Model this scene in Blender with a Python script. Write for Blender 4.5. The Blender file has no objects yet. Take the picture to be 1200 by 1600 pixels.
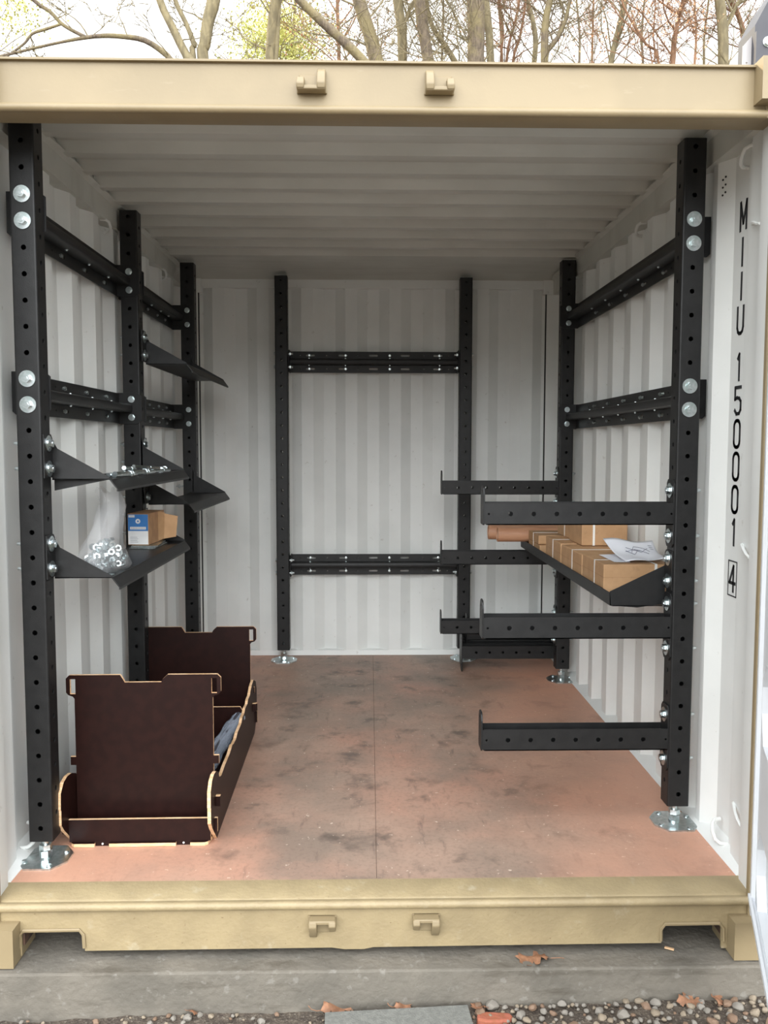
import bpy, bmesh, math, random
from mathutils import Vector, Matrix
V = Vector
rnd = random.Random(7)
scn = bpy.context.scene
COL = scn.collection

# ------------------------------------------------------------ camera
CAM = V((-0.0224, -2.7029, 1.3887))
yaw, pit, rol, FPX = 0.0219, 0.0751, -0.0015, 1357.66
fw = V((math.sin(yaw)*math.cos(pit), math.cos(yaw)*math.cos(pit), -math.sin(pit)))
rt = V((math.cos(yaw), -math.sin(yaw), 0)); dn = fw.cross(rt)
rt, dn = (math.cos(rol)*rt + math.sin(rol)*dn), (-math.sin(rol)*rt + math.cos(rol)*dn)
cd = bpy.data.cameras.new('camera'); cam = bpy.data.objects.new('camera', cd); COL.objects.link(cam)
cd.sensor_fit = 'HORIZONTAL'; cd.sensor_width = 36; cd.lens = 36*FPX/1200; cd.shift_x = -0.006
cd.clip_start = .05; cd.clip_end = 200
cam.matrix_world = Matrix(((rt.x, -dn.x, -fw.x, CAM.x), (rt.y, -dn.y, -fw.y, CAM.y), (rt.z, -dn.z, -fw.z, CAM.z), (0, 0, 0, 1)))
scn.camera = cam

# ------------------------------------------------------------ world, sun, exposure
w = bpy.data.worlds.new('overcast_sky'); scn.world = w; w.use_nodes = True
wn = w.node_tree; wn.nodes.clear()
wo = wn.nodes.new('ShaderNodeOutputWorld'); bg = wn.nodes.new('ShaderNodeBackground')
tc = wn.nodes.new('ShaderNodeTexCoord'); sp = wn.nodes.new('ShaderNodeSeparateXYZ'); cr = wn.nodes.new('ShaderNodeValToRGB')
wn.links.new(tc.outputs['Generated'], sp.inputs[0]); wn.links.new(sp.outputs['Z'], cr.inputs[0])
cr.color_ramp.elements[0].position = 0.05; cr.color_ramp.elements[0].color = (.16, .155, .14, 1)   # woods round the horizon
cr.color_ramp.elements[1].position = 0.19; cr.color_ramp.elements[1].color = (.96, 1, 1.03, 1)
cr.color_ramp.elements.new(.42).color = (.98, 1, 1.0, 1); cr.color_ramp.elements.new(.85).color = (1.75, 1.82, 1.9, 1)
# the overcast is brightest towards the open side the doors face
dt_ = wn.nodes.new('ShaderNodeMath'); dt_.operation = 'MULTIPLY'; dt_.inputs[1].default_value = -1; wn.links.new(sp.outputs['Y'], dt_.inputs[0])
mr_ = wn.nodes.new('ShaderNodeMapRange'); mr_.interpolation_type = 'SMOOTHSTEP'
mr_.inputs['From Min'].default_value = .45; mr_.inputs['From Max'].default_value = 1.0; mr_.inputs['To Min'].default_value = 2.15; mr_.inputs['To Max'].default_value = 8.4
wn.links.new(dt_.outputs[0], mr_.inputs['Value']); wn.links.new(mr_.outputs[0], bg.inputs['Strength'])
wn.links.new(cr.outputs[0], bg.inputs['Color'])
wn.links.new(bg.outputs[0], wo.inputs[0])
sd = bpy.data.lights.new('sun', 'SUN'); sun = bpy.data.objects.new('sun', sd); COL.objects.link(sun)
sd.energy = 5.0; sd.angle = math.radians(3); sd.color = (1, .84, .58)
sdir = V((-.80, .55, .42)).normalized()
sun.rotation_euler = sdir.to_track_quat('Z', 'Y').to_euler(); sun.location = (-6, 4, 8)
vs = scn.view_settings
vs.view_transform = 'Standard'; vs.look = 'None'; vs.gamma = 1; vs.exposure = 0.0; vs.use_curve_mapping = False

# ------------------------------------------------------------ materials
def mat(name, col, rough=.5, metal=0, col2=None, scale=8, lo=.4, hi=.6, bump=0, bscale=40, spec=None, detail=4, stretch=None, alpha=None, trans=None):
    m = bpy.data.materials.new(name); m.use_nodes = True; n = m.node_tree; b = n.nodes['Principled BSDF']
    b.inputs['Roughness'].default_value = rough; b.inputs['Metallic'].default_value = metal
    if spec is not None: b.inputs['Specular IOR Level'].default_value = spec
    b.inputs['Base Color'].default_value = (*col, 1)
    t = n.nodes.new('ShaderNodeTexCoord'); vec = t.outputs['Object']
    if stretch:
        mp = n.nodes.new('ShaderNodeMapping'); mp.inputs['Scale'].default_value = stretch
        n.links.new(vec, mp.inputs[0]); vec = mp.outputs[0]
    if col2 is None: col2 = tuple(c*.86 for c in col)
    nz = n.nodes.new('ShaderNodeTexNoise'); nz.inputs['Scale'].default_value = scale; nz.inputs['Detail'].default_value = detail
    n.links.new(vec, nz.inputs['Vector'])
    r = n.nodes.new('ShaderNodeValToRGB'); r.color_ramp.elements[0].position = lo; r.color_ramp.elements[1].position = hi
    r.color_ramp.elements[0].color = (*col, 1); r.color_ramp.elements[1].color = (*col2, 1)
    n.links.new(nz.outputs['Fac'], r.inputs[0]); n.links.new(r.outputs[0], b.inputs['Base Color'])
    if bump:
        z2 = n.nodes.new('ShaderNodeTexNoise'); z2.inputs['Scale'].default_value = bscale; z2.inputs['Detail'].default_value = 5
        n.links.new(t.outputs['Object'], z2.inputs['Vector'])
        bp = n.nodes.new('ShaderNodeBump'); bp.inputs['Strength'].default_value = bump; bp.inputs['Distance'].default_value = .01
        n.links.new(z2.outputs['Fac'], bp.inputs['Height']); n.links.new(bp.outputs[0], b.inputs['Normal'])
    if alpha is not None: b.inputs['Alpha'].default_value = alpha
    if trans is not None: b.inputs['Transmission Weight'].default_value = trans
    m['r'] = 1
    return m
def overlay(m, scale, lo, hi, col, stretch=None, detail=6, amount=1.0, seed=0.0):
    """adds another noise-shaped stain colour on top"""
    n = m.node_tree; b = n.nodes['Principled BSDF']; src = b.inputs['Base Color'].links[0].from_socket
    t = n.nodes.new('ShaderNodeTexCoord'); mp = n.nodes.new('ShaderNodeMapping'); mp.inputs['Location'].default_value = (seed, seed*.7, seed*1.3)
    if stretch: mp.inputs['Scale'].default_value = stretch
    n.links.new(t.outputs['Object'], mp.inputs[0])
    nz = n.nodes.new('ShaderNodeTexNoise'); nz.inputs['Scale'].default_value = scale; nz.inputs['Detail'].default_value = detail; nz.inputs['Roughness'].default_value = .62
    n.links.new(mp.outputs[0], nz.inputs['Vector'])
    r = n.nodes.new('ShaderNodeMapRange'); r.inputs['From Min'].default_value = lo; r.inputs['From Max'].default_value = hi; r.inputs['To Max'].default_value = amount
    n.links.new(nz.outputs['Fac'], r.inputs['Value'])
    mx = n.nodes.new('ShaderNodeMix'); mx.data_type = 'RGBA'; mx.inputs['B'].default_value = (*col, 1)
    n.links.new(r.outputs[0], mx.inputs['Factor']); n.links.new(src, mx.inputs['A']); n.links.new(mx.outputs['Result'], b.inputs['Base Color'])
    return m

M = {}
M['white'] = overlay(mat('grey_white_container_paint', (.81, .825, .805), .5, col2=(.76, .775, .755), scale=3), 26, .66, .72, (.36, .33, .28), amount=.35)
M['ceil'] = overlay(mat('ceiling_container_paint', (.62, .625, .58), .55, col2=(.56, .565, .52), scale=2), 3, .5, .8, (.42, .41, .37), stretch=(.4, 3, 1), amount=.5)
M['door'] = mat('white_door_paint', (.72, .74, .765), .45, col2=(.69, .71, .73), scale=3)
M['beige'] = overlay(mat('beige_container_paint', (.275, .212, .120), .48, col2=(.25, .193, .109), scale=5, bump=.06, bscale=60), 20, .63, .70, (.30, .24, .15), stretch=(.5, 1, 2.5), amount=.45)
M['sill'] = overlay(overlay(mat('scuffed_beige_sill_paint', (.32, .25, .14), .5, col2=(.28, .218, .122), scale=9, bump=.25, bscale=70), 90, .66, .72, (.16, .10, .05), amount=.75), 14, .6, .75, (.42, .37, .27), amount=.6, seed=3)
M['black'] = mat('black_powder_coat', (.0095, .0095, .0098), .42, col2=(.013, .013, .0133), scale=25, bump=.12, bscale=500, spec=.36)
M['zinc'] = mat('zinc_plated_steel', (.70, .75, .77), .28, 1, col2=(.52, .60, .60), scale=60)
M['brown'] = mat('dark_brown_phenolic_ply', (.016, .0048, .0036), .42, col2=(.012, .0036, .0028), scale=30, spec=.2)
M['ply'] = mat('pale_plywood_edge', (.80, .54, .32), .7, col2=(.62, .38, .20), scale=60, stretch=(.3, .3, 4))
M['card'] = overlay(mat('brown_cardboard', (.50, .30, .155), .65, col2=(.44, .26, .13), scale=14), 40, .6, .7, (.30, .17, .09), amount=.4)
M['card2'] = mat('worn_brown_cardboard', (.42, .24, .12), .7, col2=(.34, .19, .10), scale=20)
M['tubec'] = mat('copper_brown_paper_tube', (.50, .27, .16), .45, col2=(.42, .21, .12), scale=18, stretch=(.4, 2, 2))
M['strap'] = mat('white_plastic_strap', (.85, .85, .82), .4)
M['paper'] = mat('white_paper', (.86, .88, .93), .6, col2=(.82, .84, .90))
M['ink'] = mat('blue_black_ink', (.06, .06, .12), .6)
M['text'] = mat('black_lettering', (.012, .012, .014), .5)
M['blue'] = mat('blue_label_print', (.045, .20, .52), .45)
M['labelwhite'] = mat('white_label_print', (.80, .80, .80), .5)
M['grey'] = mat('grey_print', (.40, .40, .42), .5)
M['conc'] = overlay(overlay(mat('concrete', (.165, .147, .120), .85, col2=(.125, .112, .092), scale=5, bump=.5, bscale=45), 9, .56, .70, (.085, .072, .055), stretch=(.5, 1, 3), amount=.8), 30, .6, .68, (.28, .265, .235), amount=.4, seed=5)
M['slab'] = mat('grey_paving_slab', (.19, .19, .17), .85, col2=(.15, .15, .135), scale=60, bump=.4, bscale=200)
M['soil'] = overlay(mat('brown_gritty_soil', (.10, .078, .058), .95, col2=(.06, .045, .034), scale=50, bump=1, bscale=120), 120, .55, .65, (.22, .19, .15), amount=.8)
M['stone1'] = mat('pale_flint', (.28, .23, .165), .7, col2=(.18, .14, .10), scale=40)
M['stone2'] = mat('grey_flint', (.16, .145, .125), .7, col2=(.24, .215, .18), scale=40)
M['stone3'] = mat('tan_pebble', (.22, .14, .09), .75, col2=(.15, .095, .062), scale=40)
M['leaf'] = mat('dry_oak_leaf', (.29, .14, .075), .7, col2=(.20, .095, .05), scale=60)
M['brick'] = mat('red_brick', (.28, .09, .045), .85, col2=(.33, .10, .06), scale=50, bump=.5)
M['bark'] = overlay(mat('grey_brown_bark', (.17, .13, .09), .9, col2=(.105, .08, .056), scale=14, bump=1, bscale=30, stretch=(3, 3, .6)), 3, .45, .6, (.25, .205, .09), amount=.6)
M['bark2'] = mat('pale_green_bark', (.25, .205, .115), .9, col2=(.165, .135, .078), scale=10, bump=.6, bscale=30, stretch=(2, 2, .6))
M['bark3'] = mat('orange_brown_bark', (.27, .15, .085), .9, col2=(.19, .105, .06), scale=12, bump=.6, bscale=30)
M['leafg'] = mat('yellow_green_leaves', (.62, .60, .20), .7, col2=(.50, .52, .16), scale=3)
M['leafo'] = mat('orange_brown_leaves', (.62, .32, .16), .7, col2=(.5, .26, .13), scale=3)
M['rust'] = mat('rusty_steel', (.10, .055, .035), .8, col2=(.05, .035, .03), scale=30)
M['darksteel'] = mat('dark_grey_steel_plate', (.055, .055, .065), .5, col2=(.045, .045, .055))
M['bag'] = mat('clear_polythene', (.9, .92, .95), .14, alpha=.15, spec=1.0, bump=.9, bscale=26)
M['clearbag'] = mat('crinkled_clear_film', (.55, .62, .74), .12, alpha=.38, spec=.9, bump=.8, bscale=60)
M['palesteel'] = mat('pale_grey_steel_plate', (.42, .40, .40), .5, col2=(.38, .36, .36))
M['gasket'] = mat('black_rubber', (.03, .03, .03), .7)

# floor plywood
def floor_mat():
    m = mat('red_brown_plywood_floor', (.39, .265, .20), .5, col2=(.47, .25, .175), scale=1.3, lo=.42, hi=.62, bump=.08, bscale=70)
    overlay(m, 2.6, .40, .64, (.235, .18, .142), amount=.85, seed=2, detail=10)
    overlay(m, 60, .5, .75, (.15, .105, .08), amount=.5, seed=6, detail=8)
    overlay(m, 6, .54, .68, (.10, .075, .062), amount=.8, seed=9, detail=12)
    overlay(m, 9, .60, .72, (.08, .055, .05), amount=.5, seed=4, stretch=(3, .6, 1), detail=8)
    overlay(m, 45, .70, .74, (.75, .62, .5), amount=.7, seed=1, detail=2)
    # edges worn redder / middle dirtier (wear of the board)
    n = m.node_tree; b = n.nodes['Principled BSDF']; src = b.inputs['Base Color'].links[0].from_socket
    t = n.nodes.new('ShaderNodeTexCoord'); s = n.nodes.new('ShaderNodeSeparateXYZ'); n.links.new(t.outputs['Object'], s.inputs[0])
    nz = n.nodes.new('ShaderNodeTexNoise'); nz.inputs['Scale'].default_value = 2.2; nz.inputs['Detail'].default_value = 6; n.links.new(t.outputs['Object'], nz.inputs['Vector'])
    def mth(op, a, bb):
        q = n.nodes.new('ShaderNodeMath'); q.operation = op
        for i, x in enumerate((a, bb)):
            if x is None: continue
            if isinstance(x, (int, float)): q.inputs[i].default_value = x
            else: n.links.new(x, q.inputs[i])
        return q.outputs[0]
    ax = mth('ABSOLUTE', s.outputs['X'], None)
    f1 = mth('MULTIPLY', ax, 1.0)                       # side
    f2 = mth('MULTIPLY', mth('SUBTRACT', .45, s.outputs['Y']), .75)  # front
    f = mth('MAXIMUM', f1, f2); f = mth('ADD', f, mth('MULTIPLY', mth('SUBTRACT', nz.outputs['Fac'], .5), 1.1))
    r = n.nodes.new('ShaderNodeMapRange'); r.inputs['From Min'].default_value = .42; r.inputs['From Max'].default_value = 1.15; r.inputs['To Max'].default_value = .70
    n.links.new(f, r.inputs['Value'])
    mx = n.nodes.new('ShaderNodeMix'); mx.data_type = 'RGBA'; mx.inputs['B'].default_value = (.72, .37, .245, 1)
    n.links.new(r.outputs[0], mx.inputs['Factor']); n.links.new(src, mx.inputs['A']); n.links.new(mx.outputs['Result'], b.inputs['Base Color'])
    return m
M['floor'] = floor_mat()

# ------------------------------------------------------------ geometry helpers
def NB(): return bmesh.new()
def face(bm, vs_, mi=0):
    try: f = bm.faces.new(vs_); f.material_index = mi; return f
    except ValueError: return None
def box(bm, lo, hi, mi=0, mx=None):
    vv = [V((x, y, z)) for z in (lo[2], hi[2]) for y in (lo[1], hi[1]) for x in (lo[0], hi[0])]
    if mx: vv = [mx @ p for p in vv]
    b = [bm.verts.new(p) for p in vv]
    for q in ((0, 2, 3, 1), (4, 5, 7, 6), (0, 1, 5, 4), (2, 6, 7, 3), (0, 4, 6, 2), (1, 3, 7, 5)): face(bm, [b[i] for i in q], mi)
def circ(cx, cy, r, n=12, ry=None, a0=0):
    ry = ry or r
    return [(cx + r*math.cos(a0+2*math.pi*i/n), cy + ry*math.sin(a0+2*math.pi*i/n)) for i in range(n)]
def slot(cx, cy, L, r, n=5):
    o = []
    for i in range(n+1): a = -math.pi/2 + math.pi*i/n; o.append((cx+L/2-r+r*math.cos(a), cy+r*math.sin(a)))
    for i in range(n+1): a = math.pi/2 + math.pi*i/n; o.append((cx-L/2+r+r*math.cos(a), cy+r*math.sin(a)))
    return o
def prism(bm, outline, holes, o, u, v, n, mi=0, me=None):
    """2D outline with holes in plane (o,u,v) pushed along n"""
    me = mi if me is None else me
    o, u, v, n = V(o), V(u), V(v), V(n)
    loops = [outline] + list(holes)
    t = bmesh.new(); idx = []; k = 0; edges = []; tv = []
    for lp in loops:
        vv = [t.verts.new((p[0], p[1], 0)) for p in lp]; tv += vv
        for i in range(len(vv)): edges.append(t.edges.new((vv[i], vv[(i+1) % len(vv)])))
    t.verts.index_update()
    bmesh.ops.triangle_fill(t, use_beauty=True, use_dissolve=False, edges=edges, normal=(0, 0, 1))
    t.verts.index_update()
    A = [bm.verts.new(o + u*p.co.x + v*p.co.y) for p in t.verts]; B = [bm.verts.new(q.co + n) for q in A]
    for f in t.faces:
        ii = [x.index for x in f.verts]
        face(bm, [A[i] for i in ii], mi); face(bm, [B[i] for i in reversed(ii)], mi)
    s = 0
    for lp in loops:
        L = len(lp)
        for i in range(L):
            a, b = s+i, s+(i+1) % L
            face(bm, [A[a], A[b], B[b], B[a]], me)
        s += L
    t.free()
def sweep(bm, prof, o, u, v, n, closed=True, mi=0, caps=True):
    """profile (list 2D) extruded along n (no holes)"""
    prism(bm, prof, [], o, u, v, n, mi)
def tube(bm, pts, rad, seg=8, mi=0, caps=True):
    pts = [V(p) for p in pts]
    if not hasattr(rad, '__len__'): rad = [rad]*len(pts)
    rings = []; up = None
    for i, p in enumerate(pts):
        d = (pts[min(i+1, len(pts)-1)] - pts[max(i-1, 0)]).normalized()
        if up is None:
            up = d.orthogonal().normalized()
        up = (up - d*up.dot(d)).normalized(); s = d.cross(up)
        rings.append([bm.verts.new(p + (up*math.cos(2*math.pi*k/seg) + s*math.sin(2*math.pi*k/seg))*rad[i]) for k in range(seg)])
    for a, b in zip(rings, rings[1:]):
        for k in range(seg): face(bm, [a[k], a[(k+1) % seg], b[(k+1) % seg], b[k]], mi)
    if caps: face(bm, list(reversed(rings[0])), mi); face(bm, rings[-1], mi)
def obj(name, bm, mats, parent=None, smooth=35, loc=None, recalc=True, bevel=0):
    if recalc: bmesh.ops.recalc_face_normals(bm, faces=bm.faces)
    me = bpy.data.meshes.new(name); bm.to_mesh(me); bm.free()
    for m in (mats if isinstance(mats, (list, tuple)) else [mats]): me.materials.append(M[m] if isinstance(m, str) else m)
    if smooth:
        me.polygons.foreach_set('use_smooth', [True]*len(me.polygons)); me.set_sharp_from_angle(angle=math.radians(smooth))
    o = bpy.data.objects.new(name, me); COL.objects.link(o)
    if parent: o.parent = parent
    if loc: o.location = loc
    if bevel:
        b = o.modifiers.new('bevel', 'BEVEL'); b.width = bevel; b.segments = 2; b.limit_method = 'ANGLE'
    return o
def inst(name, me, parent=None, loc=(0, 0, 0), rot=None):
    o = bpy.data.objects.new(name, me); COL.objects.link(o)
    if parent: o.parent = parent
    o.location = loc
    if rot is not None: o.rotation_euler = rot
    return o
def thing(name, label, cat, loc=(0, 0, 0), rz=0, group=None):
    o = bpy.data.objects.new(name, None); COL.objects.link(o); o.location = loc; o.rotation_euler = (0, 0, rz); o.empty_display_size = .05
    o['label'] = label; o['category'] = cat
    if group: o['group'] = group
    return o
def tag(o, label, cat, group=None, kind=None):
    o['label'] = label; o['category'] = cat
    if group: o['group'] = group
    if kind: o['kind'] = kind
    return o
def struct(o, label=None, cat=None):
    o['kind'] = 'structure'
    if label: o['label'] = label
    if cat: o['category'] = cat
    return o
def copy_tree(o, parent=None):
    c = o.copy(); COL.objects.link(c)
    if parent: c.parent = parent
    for ch in list(o.children): copy_tree(ch, c)
    return c

# ============================================================ SETTING
PER = .2865
WX = 1.19; DP = .036
def side_profile():
    """inner surface (Y, depth) depth 0 = inward, DP = outward"""
    p = [(.0, 0.014), (.10, .018), (.172, .024), (.178, DP), (.308, DP), (.374, 0), (.412, 0)]
    y = 1.148 - PER*3   # far end of an inner flat
    while y < .43: y += PER
    y0 = y
    p += [(.45, DP)]
    first = True
    while y < 3.02:
        a = [(y-.072, 0), (y, 0), (y+.066, DP), (y+PER-.138, DP)]
        for q in a:
            if q[0] > p[-1][0]+.003 and .46 < q[0] < 3.05: p.append(q)
        y += PER
    p.append((3.06, p[-1][1]))
    return p
SP_ = side_profile()
for s, nm in ((-1, 'wall_left'), (1, 'wall_right')):
    bm = NB()
    inner = [(y, s*(WX+d)) for y, d in SP_]; outer = [(y, s*(WX+d+.003)) for y, d in reversed(SP_)]
    prism(bm, inner+outer, [], (0, 0, .0), (0, 1, 0), (1, 0, 0), (0, 0, 2.46))
    wl = struct(obj(nm, bm, 'white', smooth=20), 'white %s side wall of vertical corrugated steel' % nm[5:], 'wall')
    if s == 1: WR = wl
# back wall
bm = NB()
pts = []; x = -.246-PER*4
YB = 3.025; YD = 3.061
xs = [(-1.23, YD)]
while x < 1.2:
    for q in ((x, YD), (x+.066, YB), (x+.143, YB), (x+.209, YD)):   # dark slope, inner flat, mid slope, outer flat
        if abs(q[0]) < 1.12: xs.append(q)
    x += PER
xs[0] = (-1.23, xs[1][1]); xs.append((1.23, xs[-1][1]))
prism(bm, xs + [(a, b+.003) for a, b in reversed(xs)], [], (0, 0, 0), (1, 0, 0), (0, 1, 0), (0, 0, 2.46))
struct(obj('wall_back', bm, 'white', smooth=20), 'white corrugated steel end wall behind the racks', 'wall')
# ceiling: corrugated, long flats across
bm = NB()
cp = [(-.03, 2.474)]; y = .401
k = 0
while y < 2.36:
    # bright face = rising toward the camera side
    cp += [(y-.014, 2.508), (y+.012, 2.470), (y+.060, 2.470), (y+.100, 2.508)]
    y += .2135
cp += [(2.42, 2.496), (2.425, 2.480), (2.83, 2.484), (2.86, 2.482), (3.07, 2.462)]
cp[0] = (-.03, 2.508)
prism(bm, cp + [(a, b+.004) for a, b in reversed(cp)], [], (-1.17, 0, 0), (0, 1, 0), (0, 0, 1), (2.34, 0, 0))
box(bm, (-1.24, -.03, 2.51), (1.24, 3.08, 2.53))
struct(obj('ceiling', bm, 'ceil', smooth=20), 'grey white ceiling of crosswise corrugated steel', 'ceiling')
# floor
bm = NB()
for a_, b_ in ((-1.17, -.0009), (.0009, 1.17)):
    box(bm, (a_, 0, -.028), (b_, 1.4594, 0)); box(bm, (a_, 1.4606, -.028), (b_, 3.045, 0))
struct(obj('floor', bm, 'floor', smooth=0), 'red-brown stained plywood floor with a centre seam', 'floor')
bm = NB(); box(bm, (-1.168, 0.001, -.027), (1.168, 3.044, -.0015))
o = obj('floor_seam', bm, 'rust', smooth=0, parent=bpy.data.objects['floor'])
# floor side angles
for s, nm in ((-1, 'baseboard_left'), (1, 'baseboard_right')):
    bm = NB()
    prism(bm, [(1.168, .002), (1.176, .006), (1.225, .034), (1.232, .034), (1.232, -.03), (1.168, -.03)], [], (0, 0, 0), (s, 0, 0), (0, 0, 1), (0, 3.06, 0))
    struct(obj(nm, bm, 'white', smooth=0), 'white painted steel angle along the %s floor edge' % nm[10:], 'skirting')
bm = NB(); prism(bm, [(3.018, 0), (3.024, .032), (3.07, .036), (3.07, -.03), (3.018, -.03)], [], (-1.2, 0, 0), (0, 1, 0), (0, 0, 1), (2.4, 0, 0))
struct(obj('baseboard_back', bm, 'white', smooth=0), 'white painted steel lip along the back floor edge', 'skirting')
# top side rails
for k, s in ((1, -1), (2, 1)):
    bm = NB()
    box(bm, (1.172*s if s > 0 else -1.245, -.02, 2.372), (1.245 if s > 0 else -1.172, 3.08, 2.52))
    prism(bm, [(1.172, 2.462), (1.148, 2.474), (1.148, 2.479), (1.172, 2.479)], [], (0, -.02, 0), (s, 0, 0), (0, 0, 1), (0, 3.09, 0))
    struct(obj('trim_%d' % k, bm, 'ceil', smooth=0), 'painted steel top rail above the %s wall' % ('left' if s < 0 else 'right'), 'rail')
# rear header, rear corner posts
bm = NB(); prism(bm, [(3.018, 2.41), (3.024, 2.466), (3.08, 2.466), (3.08, 2.41)], [], (-1.13, 0, 0), (0, 1, 0), (0, 0, 1), (2.26, 0, 0))
struct(obj('trim_3', bm, 'white', smooth=0), 'white steel header across the top of the back wall', 'beam')
for k, s in ((4, -1), (5, 1)):
    bm = NB(); a, b = sorted((1.128*s, 1.24*s)); box(bm, (a, 3.0, 0), (b, 3.09, 2.375)); a, b = sorted((1.108*s, 1.24*s)); box(bm, (a, 3.012, 2.375), (b, 3.09, 2.47))
    struct(obj('trim_%d' % k, bm, 'white', smooth=0, bevel=.004), 'white steel corner post at the back %s corner' % ('left' if s < 0 else 'right'), 'post')
    bm = NB(); a, b = sorted((1.1215*s, 1.1285*s)); box(bm, (a, 3.004, 0.03), (b, 3.02, 2.375))
    obj('sealant_gap', bm, 'gasket', parent=bpy.data.objects['trim_%d' % k], smooth=0)
# front corner posts (inner white face, beige front edge)
for k, s in ((6, -1), (7, 1)):
    bm = NB()
    def P(x): return x*s
    prof = [(1.158, -.118), (1.164, -.118), (1.168, -.02), (1.176, .0), (1.192, .035), (1.198, .12), (1.24, .12), (1.24, -.118)]
    prism(bm, prof, [], (0, 0, -.17), (s, 0, 0), (0, 1, 0), (0, 0, 2.66), mi=0)
    t_ = struct(obj('trim_%d' % k, bm, 'white', smooth=50), 'white front corner post at the %s of the opening' % ('left' if s < 0 else 'right'), 'post')
    bm = NB(); a, b = sorted((1.154*s, 1.245*s)); box(bm, (a, -.124, -.16), (b, -.106, 2.49))
    obj('front_flange', bm, 'beige', parent=t_, smooth=0, bevel=.002)['label'] = 'beige front edge of the corner post'
    if s == 1:
        for zz in (.19, 1.06, 2.09):
            bm = NB(); tube(bm, [(1.196, .10, zz+.01), (1.180, .05, zz), (1.176, .02, zz-.012), (1.172, -.01, zz-.018)], [.006, .005, .005, .004], 6)
            obj('rope_hook', bm, 'white', parent=t_)
# ------------------------------------------------ header and sill
def keeper(parent, x, z, top=True, flip=1):
    bm = NB(); q = 1 if top else -1
    prism(bm, [(-.044, -.026), (.044, -.026), (.036, .026), (-.036, .026)], [], (0, 0, 0), (1, 0, 0), (0, 0, q), (0, -.008, 0))
    # tray-like curved lugs
    prism(bm, [(0, -.024), (-.042, -.024), (-.046, -.010), (-.030, .012), (0, .014)], [], (-.042, 0, 0), (0, 1, 0), (0, 0, q), (.022, 0, 0))
    prism(bm, [(0, -.024), (-.042, -.024), (-.046, -.008), (-.034, .020), (-.012, .040), (0, .040)], [], (.016, 0, 0), (0, 1, 0), (0, 0, q), (.024, 0, 0))
    box(bm, (-.04, -.040, min(-.026*q, -.014*q)), (.04, 0, max(-.026*q, -.014*q)))
    if flip < 0:
        for v_ in bm.verts: v_.co.x *= -1
    o = obj('lock_keeper', bm, 'beige', parent, bevel=.003); o.location = (x, -.115, z); return o
bm = NB()
bead = [(-.122 + .0135*math.cos(a), 2.3525 + .0125*math.sin(a)) for a in [math.radians(d) for d in range(60, 301, 20)]]
hp = [(-.115, 2.484), (-.127, 2.484), (-.127, 2.490), (-.02, 2.490), (-.02, 2.345)] + [(-.114, 2.341)] + list(reversed(bead)) + [(-.115, 2.365)]
prism(bm, hp, [], (-1.13, 0, 0), (0, 1, 0), (0, 0, 1), (2.26, 0, 0))
box(bm, (-1.24, -.02, 2.47), (1.24, 0.0, 2.53)); box(bm, (-1.24, -.118, 2.345), (-1.13, -.02, 2.49)); box(bm, (1.13, -.118, 2.345), (1.24, -.02, 2.49))
HD = struct(obj('trim_8', bm, 'beige', smooth=40), 'beige steel header beam over the container opening', 'beam')
keeper(HD, -.188, 2.425, True, 1); keeper(HD, .178, 2.425, True, -1)
def casting(parent, s, z0, z1, hole=True):
    """corner casting: hollow block, oval hole in front face"""
    bm = NB(); a = 1.095; b = 1.273
    ol = [(a, z0), (b, z0), (b, z1), (a, z1)]
    hs = [[(x_, z_) for x_, z_ in circ(1.195, (z0+z1)/2-.004, .034, 14, .030)]]
    prism(bm, ol, hs, (0, -.172, 0), (s, 0, 0), (0, 0, 1), (0, .016, 0))
    for lo, hi in (((a, -.1560, z0), (a+.014, 0.0, z1)), ((b-.014, -.1560, z0), (b, 0.0, z1)), ((a+.014, -.1560, z1-.014), (b-.014, -.008, z1)), ((a+.014, -.1560, z0), (b-.014, -.008, z0+.014)), ((a+.014, -.008, z0), (b-.014, 0, z1))):
        box(bm, (min(lo[0]*s, hi[0]*s), lo[1], lo[2]), (max(lo[0]*s, hi[0]*s), hi[1], hi[2]))
    o = obj('corner_casting', bm, 'beige', parent, smooth=0); return o
casting(HD, 1, 2.379, 2.497); casting(HD, -1, 2.379, 2.497)
bm = NB()
bead = [(-.124 + .0125*math.cos(a), -.018 + .013*math.sin(a)) for a in [math.radians(d) for d in range(80, 271, 19)]]
sp_ = [(0.004, 0), (-.104, -.002), (-.110, -.007)] + bead + [(-.115, -.034), (-.06, -.034), (-.06, -.03), (.004, -.03)]
prism(bm, sp_, [], (-1.20, 0, 0), (0, 1, 0), (0, 0, 1), (2.40, 0, 0))
# front face plate with fork pockets
out = [(-1.20, -.030), (-1.20, -.176), (-1.092, -.176), (-1.092, -.110), (-1.080, -.097), (-.915, -.097), (-.903, -.108), (-.899, -.162), (-.42, -.161), (-.14, -.160), (-.10, -.166), (-.04, -.166), (-.01, -.160), (.45, -.158), (.889, -.157), (.889, -.108), (.901, -.096), (1.064, -.096), (1.076, -.108), (1.078, -.176), (1.20, -.176), (1.20, -.030)]
prism(bm, out, [], (0, -.115, 0), (1, 0, 0), (0, 0, 1), (0, .008, 0))
SL = struct(obj('trim_9', bm, 'sill', smooth=40), 'scuffed beige steel door sill with two forklift pockets', 'sill')
for x0 in (-1.0, .984):     # raised weld bead round each pocket
    bm = NB(); h = .098
    tube(bm, [(x0-h, -.118, -.148), (x0-h, -.118, -.112), (x0-h+.012, -.118, -.094), (x0+h-.012, -.118, -.093), (x0+h, -.118, -.108), (x0+h+.002, -.118, -.150)], .0055, 6)
    obj('weld_bead', bm, 'beige', SL)
keeper(SL, -.168, -.080, False, -1); keeper(SL, .152, -.078, False, 1)
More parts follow.
